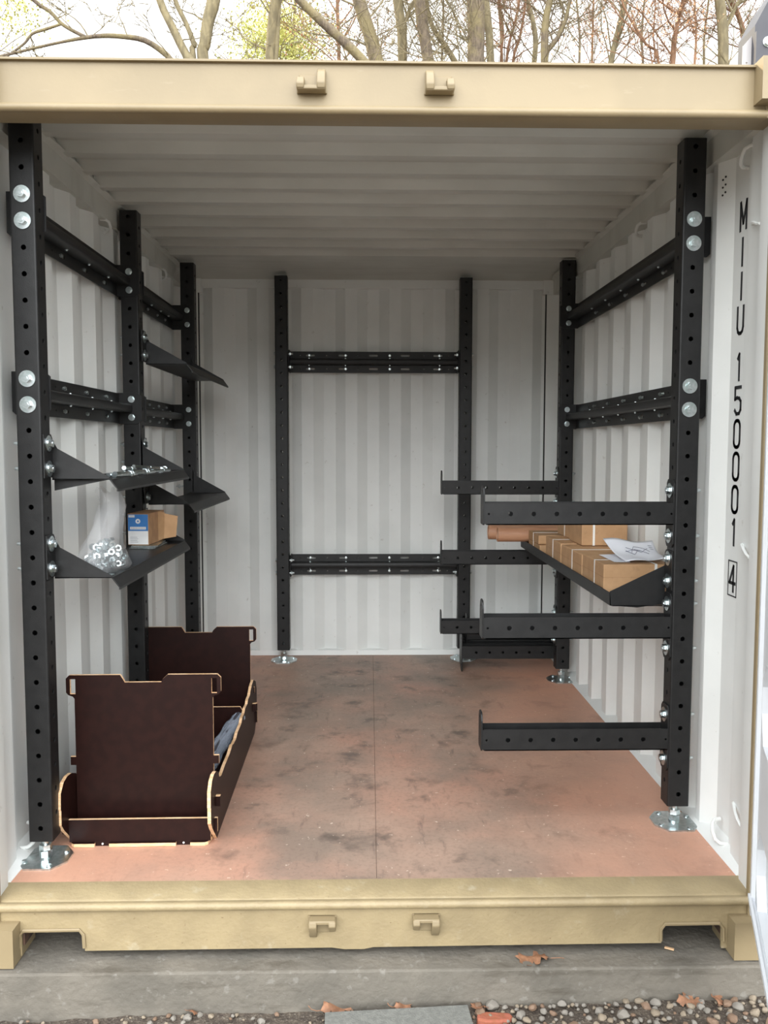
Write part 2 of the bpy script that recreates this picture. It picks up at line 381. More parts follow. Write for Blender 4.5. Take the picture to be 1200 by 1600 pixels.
casting(SL, 1, -.182, -.064); casting(SL, -1, -.182, -.064)
# underframe: cross members and pocket tunnels
bm = NB()
for yy in (.35, .85, 1.35, 1.85, 2.35, 2.85): box(bm, (-1.15, yy, -.15), (1.15, yy+.05, -.03))
for s in (-1, 1):
    a, b = sorted((1.17*s, 1.23*s)); box(bm, (a, 0, -.165), (b, 3.05, -.03))
    for xx in (.885, 1.088): a, b = sorted((xx*s, (xx+.006)*s)); box(bm, (a, -.10, -.15), (b, .5, -.03))
box(bm, (-1.2, 3.0, -.165), (1.2, 3.06, -.03)); box(bm, (-1.17, .0, -.034), (1.17, 3.0, -.028))
struct(obj('trim_10', bm, 'rust', smooth=0), 'rusty underframe beneath the floor', 'frame')

# ------------------------------------------------ open right door
dr = bpy.data.objects.new('door_1', None); COL.objects.link(dr); dr['kind'] = 'structure'; dr['label'] = 'white steel container door swung open at the right'; dr['category'] = 'door'
dr.location = (1.146, -.182, 0); dr.rotation_euler = (0, 0, math.radians(-90-19.0))
bm = NB()   # door local: x along the leaf, y thickness, z up; inner face looks to -X world = +... 
DW, DZ0, DZ1 = 1.13, -.025, 2.33
def hexa(zc, h, x0=.035, x1=DW-.06):
    return [(x0, zc-.04), (x0+.06, zc-h), (x1-.06, zc-h), (x1, zc-.04), (x1, zc+.04), (x1-.06, zc+h), (x0+.06, zc+h), (x0, zc+.04)]
hx = [hexa(.15, .12), hexa(.645, .12), hexa(1.15, .12), hexa(1.65, .12), hexa(2.14, .12)]
prism(bm, [(0, DZ0), (DW, DZ0), (DW, DZ1), (0, DZ1)], hx, (0, 0, 0), (1, 0, 0), (0, 0, 1), (0, .030, 0))
box(bm, (.02, .026, DZ0+.02), (DW-.02, .036, DZ1-.02))
obj('door_leaf', bm, 'door', dr, smooth=0)
bm = NB()
for a, b in (((-.01, -.012, DZ0), (.024, .045, DZ1)), ((DW-.03, -.012, DZ0), (DW, .045, DZ1)), ((0, -.010, DZ0), (DW, .045, DZ0+.05)), ((0, -.010, DZ1-.05), (DW, .045, DZ1))): box(bm, a, b)
obj('door_frame', bm, 'door', dr, smooth=0, bevel=.003)
bm = NB(); box(bm, (0, .045, DZ0-.012), (DW, .056, DZ1)); box(bm, (0, -.004, DZ0-.012), (DW, .05, DZ0-.001))
obj('door_outer_skin', bm, 'beige', dr, smooth=0)['label'] = 'beige outer skin and bottom edge'
bm = NB(); box(bm, (.0, -.018, DZ0+.045), (DW, -.010, DZ0+.060)); box(bm, (.0, -.018, DZ1-.06), (DW, -.010, DZ1-.045))
obj('door_gasket', bm, 'door', dr, smooth=0)

# ------------------------------------------------ wall lettering (right wall, outer flat near the door)
def stroke(bm, pts, t, wd, closed=False):
    """flat ribbon polyline; pts in (a,z): a = letter right (-Y), plane X const"""
    n_ = len(pts); L = pts + [pts[0]] if closed else pts
    for (a, z), (a2, z2) in zip(L, L[1:]):
        d = V((a2-a, z2-z)); l = d.length
        if l < 1e-6: continue
        d /= l; nrm = V((-d.y, d.x))*wd/2; e = d*wd*.35
        q = [V((a, z))-e+nrm, V((a, z))-e-nrm, V((a2, z2))+e-nrm, V((a2, z2))+e+nrm]
        prism(bm, [(p.x, p.y) for p in q], [], (0, 0, 0), (0, -1, 0), (0, 0, 1), (-t, 0, 0))
def rr(w_, h_, r_, n=4):
    o_ = []
    for cx, cy, a0 in ((w_/2-r_, h_/2-r_, 0), (-w_/2+r_, h_/2-r_, 90), (-w_/2+r_, -h_/2+r_, 180), (w_/2-r_, -h_/2+r_, 270)):
        for i in range(n+1): a = math.radians(a0+90*i/n); o_.append((cx+r_*math.cos(a), cy+r_*math.sin(a)))
    return o_
def zwall(py, X=1.224, Y=.235):
    # height on the wall of a given photograph row (used once to space the painted characters)
    P0 = V((X, Y, 0)) - CAM; P1 = V((X, Y, 1)) - CAM
    def row(z): q = P0.lerp(P1, z); return 800 + FPX*q.dot(dn)/q.dot(fw)
    lo, hi = -.5, 3
    for _ in range(40):
        m_ = (lo+hi)/2
        if row(m_) > py: lo = m_
        else: hi = m_
    return lo
chars = [('M', 312, 361), ('I', 370, 417), ('I', 424, 470), ('U', 477, 523), ('1', 551, 596), ('5', 603, 649), ('0', 655, 701), ('0', 706, 752), ('0', 758, 803), ('1', 810, 854), ('4', 882, 926)]
for ch, ya, yb in chars:
    zt, zb_ = zwall(ya), zwall(yb); h = zt-zb_-.010; wv = .046; zc = (zt+zb_)/2; bm = NB(); H = h/2; W = wv/2
    if ch == 'M': stroke(bm, [(-W, -H), (-W, H), (0, -H*.55), (W, H), (W, -H)], .0012, .0115)
    if ch == 'I': stroke(bm, [(0, -H), (0, H)], .0012, .0115)
    if ch == 'U': stroke(bm, [(-W, H), (-W, -H+.02), (-W*.75, -H+.006), (-W*.3, -H), (W*.3, -H), (W*.75, -H+.006), (W, -H+.02), (W, H)], .0012, .0115)
    if ch == '1': stroke(bm, [(-W*.45, H*.66), (W*.1, H), (W*.1, -H)], .0012, .0115)
    if ch == '5': stroke(bm, [(W, H), (-W, H), (-W, H*.12), (-W*.3, H*.22), (W*.5, H*.16), (W, -H*.08), (W, -H*.7), (W*.55, -H*.97), (-W*.4, -H), (-W, -H*.72)], .0012, .0115)
    if ch == '0': stroke(bm, rr(wv, h, .020), .0012, .0115, True)
    if ch == '4': stroke(bm, [(W*.35, -H), (W*.35, H), (-W, -H*.35), (W, -H*.35)], .0012, .0115)
    o = obj('painted_character', bm, 'text', WR, smooth=0); o.location = (1.2255, .235, zc); o['label'] = "painted black character '%s'" % ch
zt, zb_ = zwall(877), zwall(931); bm = NB(); stroke(bm, [(-.034, -(zt-zb_)/2), (.034, -(zt-zb_)/2), (.034, (zt-zb_)/2), (-.034, (zt-zb_)/2)], .0012, .004, True)
o = obj('painted_frame', bm, 'text', WR, smooth=0); o.location = (1.2255, .235, (zt+zb_)/2)
# small vent holes on the right wall
bm = NB()
for i in range(2):
    for j in range(3):
        c_ = V((1.2055-.0055*i, .3445+.010*i, 2.318-.026*j-.008*i)); n_ = V((-.88, -.47, 0)); tube(bm, [c_+n_*-.003, c_+n_*.0008], .0036, 8)
obj('vent_holes', bm, 'text', WR, smooth=0)

# lashing rings
def ring(loc, s, size, label, up=False):
    bm = NB(); r = size
    q = -1 if up else 1
    pts = [(s*.012, r*.75, q*r*1.25), (-s*r*.25, r*.60, q*r*1.25), (-s*r*.55, r*.25, q*r*1.10), (-s*r*.72, -r*.25, q*r*.72), (-s*r*.66, -r*.70, q*r*.25), (-s*r*.35, -r*.90, q*r*.05), (s*.012, -r*.95, 0)]
    P_ = []
    for i in range(len(pts)-1):
        for t_ in (0, .33, .66): P_.append(V(pts[i]).lerp(V(pts[i+1]), t_))
    P_.append(V(pts[-1])); tube(bm, P_, .0065, 8)
    o = obj('lashing_ring', bm, 'white'); o.location = loc; tag(o, label, 'ring', 'lashing rings'); return o
ring((1.205, .22, .022), 1, .045, 'white steel lashing ring at the floor edge beside the front right post')
ring((-1.205, .235, .022), -1, .045, 'white steel lashing ring at the floor edge beside the front left post')
ring((1.205, .16, 2.35), 1, .040, 'white lashing ring at the ceiling edge over the painted number', True)
ring((-1.185, 1.23, 2.375), -1, .035, 'white lashing ring under the left rail before the middle left post', True)
ring((-1.185, 2.28, 2.375), -1, .035, 'white lashing ring under the left rail before the rear left post', True)
ring((1.185, 1.22, 2.375), 1, .035, 'white lashing ring under the right rail halfway along the wall', True)
ring((1.205, 1.15, .022), 1, .035, 'small white lashing ring at the foot of the right wall under the lowest arm')

# ============================================================ GROUND OUTSIDE
bm = NB(); box(bm, (-3.2, -.195, -.60), (3.2, 3.6, -.186))
tag(obj('concrete_plinth', bm, 'conc', smooth=0, bevel=.006), 'weathered grey concrete footing under the container', 'plinth')
def gz(x, y): return -.310 + .018*x
bm = NB()
nx, ny = 120, 30
G = [[None]*(ny+1) for _ in range(nx+1)]
for i in range(nx+1):
    for j in range(ny+1):
        x = -3.2+6.4*i/nx; y = -.193 - .9*j/ny
        G[i][j] = bm.verts.new((x, y, gz(x, y) + rnd.uniform(-.006, .006) + (.006*math.sin(x*7+j)*.5 if j < 4 else 0)))
for i in range(nx):
    for j in range(ny): face(bm, [G[i][j], G[i+1][j], G[i+1][j+1], G[i][j+1]])
tag(obj('gravel_ground', bm, 'soil', smooth=180), 'brown gritty soil strip in front of the concrete footing', 'ground', kind='structure')
bm = NB(); q = 30
vv = [bm.verts.new(p) for p in ((-q, -q, -.40), (q, -q, -.40), (q, 60, -.40), (-q, 60, -.40))]; face(bm, vv)
vv = [bm.verts.new(p) for p in ((-q, -q, -.335), (q, -q, -.335), (q, -1.08, -.335), (-q, -1.08, -.335))]; face(bm, vv)
for s in (-1, 1):
    vv = [bm.verts.new(p) for p in ((3.19*s, -1.1, -.335), (q*s, -1.1, -.335), (q*s, 60, -.335), (3.19*s, 60, -.335))]; face(bm, vv)
struct(obj('ground', bm, 'soil', smooth=0), 'brown woodland ground around the container', 'ground')
# pebbles
pm = []
for k, mt in enumerate(('stone1', 'stone2', 'stone3', 'stone1', 'stone2')):
    bm = NB(); bmesh.ops.create_icosphere(bm, subdivisions=2, radius=1)
    sx, sy, sz = rnd.uniform(.8, 1.2), rnd.uniform(.7, 1), rnd.uniform(.5, .75)
    for v_ in bm.verts:
        f = 1 + .16*math.sin(v_.co.x*3+k)*math.cos(v_.co.y*4-k) + rnd.uniform(-.07, .07)
        v_.co = V((v_.co.x*sx*f, v_.co.y*sy*f, v_.co.z*sz*f))
    o = obj('pebble', bm, mt, smooth=30); pm.append(o.data); bpy.data.objects.remove(o)
cols = {0: 'pale flint', 1: 'grey flint', 2: 'tan', 3: 'pale flint', 4: 'grey flint'}
placed = []
n = 0
while n < 290:
    x = rnd.uniform(-1.15, 1.2)
    dens = .2 + .8*max(0, min(1, (x-.15)/.5))
    if rnd.random() > dens: continue
    y = -.203 - rnd.random()**1.4*.17
    r = rnd.uniform(.005, .011) if rnd.random() < .6 else rnd.uniform(.010, .021)
    if x < .2: r *= .75
    if -.27 < x < .35 and y < -.20 and r > .006 and (x > -.25): 
        if -.18 < x < .27: continue
    if any((x-a)**2 + (y-b)**2 < (r+c)**2*.75 for a, b, c in placed): continue
    placed.append((x, y, r)); k = rnd.randrange(5)
    o = inst('pebble', pm[k], None, (x, y, gz(x, y)+r*.35+.003), (rnd.uniform(-.3, .3), rnd.uniform(-.3, .3), rnd.uniform(0, 6.28))); o.scale = (r, r, r)
    tag(o, '%s pebble in the gravel at the foot of the concrete' % cols[k], 'pebble', '%s pebbles in the gravel strip' % cols[k]); n += 1
# paving slab
bm = NB(); prism(bm, [(-.155, -.245), (.272, -.218), (.30, -.62), (-.14, -.65)], [], (0, 0, -.315), (1, 0, 0), (0, 1, 0), (0, 0, .034))
tag(obj('paving_slab', bm, 'slab', smooth=0, bevel=.002), 'grey paving slab lying on the gravel before the footing', 'slab')
bm = NB(); prism(bm, [(-.055, -.012), (-.03, -.022), (.04, -.018), (.058, .0), (.05, .02), (-.02, .024), (-.05, .012)], [], (0, 0, -.01), (1, 0, 0), (0, 1, 0), (0, 0, .026)); o = obj('brick_piece', bm, 'brick', smooth=0, bevel=.006, loc=(.345, -.262, -.305)); o.rotation_euler = (0, .1, .1)
tag(o, 'broken piece of red brick lying beside the paving slab', 'brick')
def oak_leaf(name, loc, rot, size, label, stem=True):
    L = [(0, 0), (.10, .10), (.16, .24), (.30, .10), (.36, .34), (.46, .40), (.52, .14), (.62, .34), (.74, .36), (.74, .13), (.86, .22), (.94, .20), (.92, .07), (1.05, .0)]
    ol = L + [(a, -b*.9) for a, b in reversed(L[1:-1])]
    bm = NB(); prism(bm, ol, [], (0, 0, 0), (size, 0, 0), (0, size, 0), (0, 0, .0008))
    bmesh.ops.subdivide_edges(bm, edges=bm.edges[:], cuts=1)
    for v_ in bm.verts: a, b = v_.co.x/size, v_.co.y/size; v_.co.z += size*(.10*b*b*4 + .06*math.sin(a*7) + .05*math.sin(b*11+a*3))
    t_ = thing(name, label, 'leaf', loc); t_.rotation_euler = rot
    obj('leaf_blade', bm, 'leaf', t_, smooth=60)
    if stem:
        bm = NB(); tube(bm, [(0, 0, 0.001), (-.12*size, .0, .002), (-.28*size, .05*size, .006), (-.36*size, .16*size, .01)], .0012, 5); obj('leaf_stem', bm, 'leaf', t_)
oak_leaf('oak_leaf', (.535, -.150, -.182), (.05, 0, math.pi-.05), .105, 'brown oak leaf lying alone on the concrete ledge')
for i, (x, y, rz, s, lb) in enumerate(((-.17, -.218, .4, .10, 'orange brown oak leaf tucked behind the left corner of the paving slab'), (-.545, -.222, 2, .06, 'pale brown leaf on the gravel at the left of the footing'), (.05, -.212, .3, .055, 'small orange leaf peeping over the back edge of the paving slab'), (.90, -.225, .1, .085, 'tan leaf lying on the pebbles below the right forklift pocket'), (.335, -.235, 2.6, .06, 'orange leaf beside the red brick piece'), (1.02, -.245, 1.2, .06, 'reddish leaf among the pebbles near the open door'))):
    oak_leaf('oak_leaf', (x, y, gz(x, y)+.018), (.35, .1, rz), s, lb, stem=i in (0, 2))
bm = NB(); box(bm, (-.014, -.004, -.001), (.014, .004, .003)); o = obj('wood_chip', bm, 'ply', smooth=0, loc=(.918, -.105, -.182)); o.rotation_euler = (0, 0, -.5)
tag(o, 'small wood chip on the concrete below the right forklift pocket', 'chip')

# ============================================================ BOLTS AND SMALL HARDWARE
def hexp(r, a0=0): return circ(0, 0, r, 6, a0=a0)
def mk_bolt(big, length, tail=.022):
    """head at z>0, shank going to -length, nut on the far side"""
    bm = NB()
    if big:
        prism(bm, circ(0, 0, .0265, 24), [], (0, 0, 0), (1, 0, 0), (0, 1, 0), (0, 0, .0028))
        prism(bm, circ(0, 0, .0155, 20), [], (0, 0, .0028), (1, 0, 0), (0, 1, 0), (0, 0, .0022))
        prism(bm, hexp(.0135, .3), [], (0, 0, .005), (1, 0, 0), (0, 1, 0), (0, 0, .010)); tube(bm, [(0, 0, .015), (0, 0, .0165)], .0065, 10)
    else:
        prism(bm, hexp(.0135, .5), [], (0, 0, 0), (1, 0, 0), (0, 1, 0), (0, 0, .009)); tube(bm, [(0, 0, 0), (0, 0, .0015)], .0155, 16); tube(bm, [(0, 0, .009), (0, 0, .0105)], .009, 12)
    tube(bm, [(0, 0, 0), (0, 0, -length-tail)], .0055, 8)
    prism(bm, hexp(.0115), [], (0, 0, -length-.010), (1, 0, 0), (0, 1, 0), (0, 0, .010)); tube(bm, [(0, 0, -length-.0002), (0, 0, -length-.002)], .014, 14)
    me = bpy.data.meshes.new('bolt'); bmesh.ops.recalc_face_normals(bm, faces=bm.faces); bm.to_mesh(me); bm.free(); me.materials.append(M['zinc'])
    me.polygons.foreach_set('use_smooth', [True]*len(me.polygons)); me.set_sharp_from_angle(angle=.6)
    return me
BOLT_BIG = mk_bolt(True, .088); BOLT_SM = mk_bolt(False, .088)
bm = NB(); tube(bm, [(0, 0, 0), (0, 0, .004), (0, 0, .0055)], [.0085, .0085, .004], 10); prism(bm, hexp(.006), [], (0, 0, .004), (1, 0, 0), (0, 1, 0), (0, 0, .004)); tube(bm, [(0, 0, 0), (0, 0, -.03)], .003, 6)
o = obj('wall_screw', bm, 'zinc'); SCREW = o.data; bpy.data.objects.remove(o)
RY90 = math.pi/2
ROT = {'-y': (RY90, 0, 0), '+y': (-RY90, 0, 0), '+x': (0, RY90, 0), '-x': (0, -RY90, 0)}   # direction the head faces

# ============================================================ UPRIGHTS
PW = .079; ZB, ZT = .0765, 2.4546; HP = .0823; H0 = .122; S0 = .163
def make_post_mesh():
    bm = NB(); R = .006; w2 = PW/2; n = 29
    for (ax, nrm, off, z0, cnt) in (((1, 0, 0), (0, -1, 0), 0, H0, 29), ((1, 0, 0), (0, 1, 0), 0, H0, 29), ((0, 1, 0), (-1, 0, 0), 0, S0, 28), ((0, 1, 0), (1, 0, 0), 0, S0, 28)):
        nv = V(nrm); u = V(ax)
        zs = [z0 + HP*k for k in range(cnt)]
        # cell by cell, each with one round hole
        prev = ZB
        for k, zc in enumerate(zs):
            top = (zc + HP/2) if k < cnt-1 else ZT
            prism_cell(bm, -w2+R, w2-R, prev, top, [circ(0, zc, .0085, 12)], nv*w2, u, -nv*.004)
            prev = top
    for sx in (-1, 1):
        for sy in (-1, 1):
            cx, cy = sx*(w2-R), sy*(w2-R); a0 = math.atan2(sy, sx)-math.pi/4
            arc = [(cx+R*math.cos(a0+math.pi/2*i/4), cy+R*math.sin(a0+math.pi/2*i/4)) for i in range(5)]
            inn = [(cx+(R-.004)*math.cos(a0+math.pi/2*i/2), cy+(R-.004)*math.sin(a0+math.pi/2*i/2)) for i in (2, 1, 0)]
            prism(bm, arc+inn, [], (0, 0, ZB), (1, 0, 0), (0, 1, 0), (0, 0, ZT-ZB))
    box(bm, (-w2+.003, -w2+.003, ZT-.004), (w2-.003, w2-.003, ZT-.0005)); box(bm, (-w2+.003, -w2+.003, ZB+.001), (w2-.003, w2-.003, ZB+.005))
    return bm
def prism_cell(bm, a, b, z0, z1, holes, o, u, n): prism(bm, [(a, z0), (b, z0), (b, z1), (a, z1)], holes, o, u, (0, 0, 1), n)
post0 = obj('tube', make_post_mesh(), 'black', smooth=30); POST = post0.data; bpy.data.objects.remove(post0)
bm = NB()
oct_ = [(-.082, -.032), (-.045, -.085), (.045, -.085), (.082, -.032), (.082, .032), (.045, .085), (-.045, .085), (-.082, .032)]
prism(bm, oct_, [], (0, 0, 0.0), (1, 0, 0), (0, 1, 0), (0, 0, .006))
o = obj('base_plate', bm, 'zinc', smooth=0, bevel=.001); BASE = o.data; bpy.data.objects.remove(o)
bm = NB(); tube(bm, [(0, 0, .006), (0, 0, .12)], .0105, 14); tube(bm, [(0, 0, .006), (0, 0, .012)], .02, 16); o = obj('threaded_stud', bm, 'zinc'); STUD = o.data; bpy.data.objects.remove(o)
bm = NB(); prism(bm, hexp(.021, .15), [], (0, 0, .012), (1, 0, 0), (0, 1, 0), (0, 0, .020)); prism(bm, hexp(.021, .55), [], (0, 0, .034), (1, 0, 0), (0, 1, 0), (0, 0, .018)); o = obj('lock_nut', bm, 'zinc', smooth=20, bevel=.001); NUT = o.data; bpy.data.objects.remove(o)
bm = NB(); prism(bm, hexp(.0085), [], (0, 0, .006), (1, 0, 0), (0, 1, 0), (0, 0, .006)); tube(bm, [(0, 0, .006), (0, 0, .0075)], .0115, 12); o = obj('floor_screw', bm, 'zinc'); FSCR = o.data; bpy.data.objects.remove(o)
def upright(x, y, label, rz=0, group='steel uprights'):
    """x,y = left/front corner"""
    t = thing('rack_upright', label, 'post', (x+PW/2, y+PW/2, 0), 0, group)
    inst('tube', POST, t); inst('base_plate', BASE, t); inst('threaded_stud', STUD, t); inst('lock_nut', NUT, t)
    for a, b in ((-.058, -.035), (.058, .035), (-.035, .065), (.035, -.065)): inst('floor_screw', FSCR, t, (a, b, 0))
    return t
FL, ML, BL, WL, WR_, BR, FR = (-1.1545, .12), (-1.157, 1.346), (-1.1266, 2.468), (-.6178, 2.835), (.5505, 2.868), (1.0811, 2.337), (1.0672, .365)
upright(*FL, 'black perforated steel upright at the front left, tallest in view')
upright(*ML, 'black perforated upright in the middle of the left wall')
upright(*BL, 'black perforated upright at the far end of the left wall')
upright(*WL, 'left black perforated upright on the back wall')
upright(*WR_, 'right black perforated upright on the back wall, behind the short arms')
upright(*BR, 'black perforated upright at the far end of the right wall')
upright(*FR, 'black perforated steel upright at the front right beside the painted number')

# ============================================================ WALL BEAMS (hat section)
def hat_beam(length, screws, slots, dots):
    """local: x along, y = away from the wall is negative (toward viewer), z up; flange plane y=0"""
    bm = NB()
    fl = []
    for s in (1, -1):
        hs = [slot(a, s*.043, .058, .0058) for a in slots] + [circ(a, s*.043, .004, 8) for a in dots]
        z0, z1 = sorted((s*.018, s*.068))
        prism(bm, [(0, z0), (length, z0), (length, z1), (0, z1)], hs, (0, 0, 0), (1, 0, 0), (0, 0, 1), (0, -.004, 0))
    R = .010
    prof = [(0, .020), (-.052, .018)] + [(-.054-R*math.sin(a), .008+R*math.cos(a)) for a in (0.2, .8, 1.4)] + [(-.054-R*math.sin(a), -.008-R*math.cos(a)) for a in (1.4, .8, .2)] + [(-.052, -.018), (0, -.020), (0, -.017), (-.052, -.014), (-.060, -.006), (-.060, .006), (-.052, .014), (0, .017)]
    prism(bm, prof, [], (0, 0, 0), (0, 1, 0), (0, 0, 1), (length, 0, 0))
    return bm
def beam(name_label, origin, rz, length, zc, screws, slots, dots, plate_back, bolt_specs, mirror=1, group='wall beams'):
    t = thing('wall_beam', name_label, 'beam', (origin[0], origin[1], zc), rz, group)
    bm = hat_beam(length, screws, slots, dots)
    if mirror < 0:
        for v_ in bm.verts: v_.co.y *= -1
    obj('hat_rail', bm, 'black', t, smooth=30)
    for a in (0, length-.005):
        bm = NB(); lo, hi = (-.012, .110)
        e_ = -.022 if a == 0 and group != 'back wall beams' else -.010
        ol = [(e_, -.060), (e_+.012, -.071), (.085, -.071), (.105, -.055), (.105, .055), (.085, .071), (e_, .071)]
        prism(bm, [(-mirror*p[0]+mirror*.0, p[1]) for p in ol], [], (a, 0, 0), (0, 1, 0), (0, 0, 1), (.005, 0, 0))
        obj('end_plate', bm, 'black', t, smooth=0, bevel=.001)
    for a in screws:
        for s in (1, -1):
            inst('wall_screw', SCREW, t, (a, -mirror*.004, s*.043), ROT['-y'] if mirror > 0 else ROT['+y'])
            inst('rivet', SCREW, t, (a, -mirror*.026, s*.0190), (0, 0, 0) if s > 0 else (math.pi, 0, 0)).scale = (.8, .8, .8)
    for (bx, by, big, d) in bolt_specs:      # local positions
        for s in (1, -1):
            inst('bolt', BOLT_BIG if big else BOLT_SM, t, (bx, by, s*HP/2), ROT[d])
    return t
ZU = (H0+25*HP + H0+24*HP)/2; ZM = (H0+18*HP + H0+17*HP)/2
XF = 1.176   # flange plane
def side_beams():
    # left wall: local x -> +Y (rz=90deg), local -y -> +X
    for (a, b, who) in ((FL, ML, 'front'), (ML, BL, 'rear')):
        y0 = a[1]+PW+.001; y1 = b[1]-.001; L = y1-y0
        for zc, lv in ((ZU, 'upper'), (ZM, 'lower')):
            sc = [.16+.26*i for i in range(4) if .16+.26*i < L-.1] if who == 'front' else [.2, .46, .66, .84]
            sl = [s_+.012 for s_ in sc]; dt = [.33, .70, .95]
            bolts = [(-PW-.002, -(XF-1.115), who == 'front', '-x'), (L+PW+.002-PW-.005-.002, -(XF-1.117 if who == 'front' else XF-1.087), False, '-x')]
            t = beam('%s black wall beam between the %s pair of left wall uprights' % (lv, who), (-XF, y0), math.pi/2, L, zc, sc, sl, dt, True, bolts, group='left wall beams')
    y0 = FR[1]+PW+.001; y1 = BR[1]-.001; L = y1-y0
    for zc, lv in ((ZU, 'upper'), (ZM, 'lower')):
        sc = [.42+.265*i for i in range(5)]; sl = [s_-.012 for s_ in sc]; dt = [.33, .64, .9, 1.2, 1.6]
        bolts = [(-PW-.002, XF-1.107, True, '-x'), (L-.007, XF-1.120, False, '-x')]
        beam('%s black wall beam along the right wall' % lv, (XF, y0), math.pi/2, L, zc, sc, sl, dt, True, bolts, mirror=-1, group='right wall beams')
side_beams()
# back wall beams: local x -> +X, flange plane near the corrugation
x0 = WL[0]+PW+.001; x1 = WR_[0]-.001
for zc, lv in (((S0+22*HP+S0+21*HP)/2, 'upper'), ((S0+6*HP+S0+5*HP)/2, 'lower')):
    L = x1-x0
    sc = [-.412-x0, -.178-x0, .108-x0, .430-x0]
    beam('%s black crossbeam with bolt slots on the back wall' % lv, (x0, 2.985), 0, L, zc, sc, [-.405-x0, -.195-x0, .002-x0, .208-x0, .420-x0], [-.47-x0, -.30-x0, -.10-x0, .33-x0, .49-x0], True,
         [(-PW-.002, -.110, False, '-x'), (L+PW+.002, -.080, False, '+x')], group='back wall beams')

# ============================================================ CANTILEVER ARMS
AL = .686
def make_arm_meshes(L):
    bm = NB(); y0, y1 = -.038, .038; z = .0395; t = .004
    hl = [circ(.020, 0, .0042, 8)] + [circ(.098+HP*k, 0, .0085, 12) for k in range(7) if .098+HP*k < L-.03] + ([circ(L-.012, 0, .0042, 8)] if L > .65 else [])
    R = .01
    for yy in (y0, y1-t): prism(bm, [(.004, -z+R), (.007, -z+.003), (.014, -z), (L-.004, -z), (L-.004, z), (.012, z), (.004, z-.004)], hl, (0, yy, 0), (1, 0, 0), (0, 0, 1), (0, t, 0))
    box(bm, (.012, y0, -z), (L-.004, y1, -z+t))
    ch = bm
    bm = NB()    # upturned tip plate
    ol = [(y0, -z+.004), (y0+.006, -z-.001), (y1-.006, -z-.001), (y1, -z+.004), (y1, .070), (y1-.012, .092), (y1-.024, .099), (y0+.024, .099), (y0+.012, .092), (y0, .070)]
    prism(bm, ol, [circ(0, .078, .005, 10)], (0, 0, 0), (0, 1, 0), (0, 0, 1), (.006, 0, 0)); tip = bm
    bm = NB()
    ol = [(y0, -.108), (y0+.012, -.122), (y1-.012, -.122), (y1, -.108), (y1, .108), (y1-.012, .122), (y0+.012, .122), (y0, .108)]
    prism(bm, ol, [circ(0, -HP, .0095, 12), circ(0, HP, .0095, 12)], (L-.006, 0, 0), (0, 1, 0), (0, 0, 1), (.006, 0, 0)); pl = bm
    return ch, tip, pl
def arm(label, x, y, z, L=AL, bolts=True, group=None, name='cantilever_arm', flip=False, rz=0):
    t = thing(name, label, 'arm', (x, y, z), rz, group)
    ch, tip, pl = make_arm_meshes(L)
    if flip:
        for b_ in (ch, tip, pl):
            for v_ in b_.verts: v_.co.x = L-v_.co.x
    obj('channel', ch, 'black', t, smooth=30, bevel=0); obj('tip_plate', tip, 'black', t, smooth=0, bevel=.0012); obj('mount_plate', pl, 'black', t, smooth=0, bevel=.0012)
    if bolts:
        for s in (1, -1): inst('bolt', BOLT_BIG, t, (L-.0065, 0, s*HP), ROT['-x'])
    return t
for px, pc, wh in ((FR, .405, 'front'), (BR, BR[1]+PW/2, 'rear')):
    for k, nm in ((12, 'top'), (7, 'middle'), (2, 'lowest')):
        arm('%s of three black cantilever arms on the %s right upright' % (nm, wh), px[0]-AL, pc, S0+HP*k, group='cantilever arms on the %s right upright' % wh)
a0 = arm('frontmost spare black arm lying on the floor by the back right upright', .545, 2.60, .123, L=.60, bolts=False, group='spare arms on the floor', flip=True)
for i in range(3):
    if i == 2: break
    c = copy_tree(a0); c['label'] = ['spare black arm in the middle of the floor stack at the back right', 'spare black arm of the floor stack nearest the back wall'][i]; c.location = (.552+.004*i, 2.684+.0805*i, .123 + (0 if i < 2 else 0)); c.rotation_euler = (0, 0, 0)
    if i == 2: c.location.x = .60; c.location.y = 2.684+.0805*1; c.location.z = .123+.0; COL.objects.unlink(c); [COL.objects.unlink(q) for q in c.children]
arm('spare black arm laid crosswise on top of the floor stack', .585, 2.70, .222, L=.58, bolts=False, group='spare arms on the floor', flip=True).rotation_euler = (math.radians(180), 0, 0)

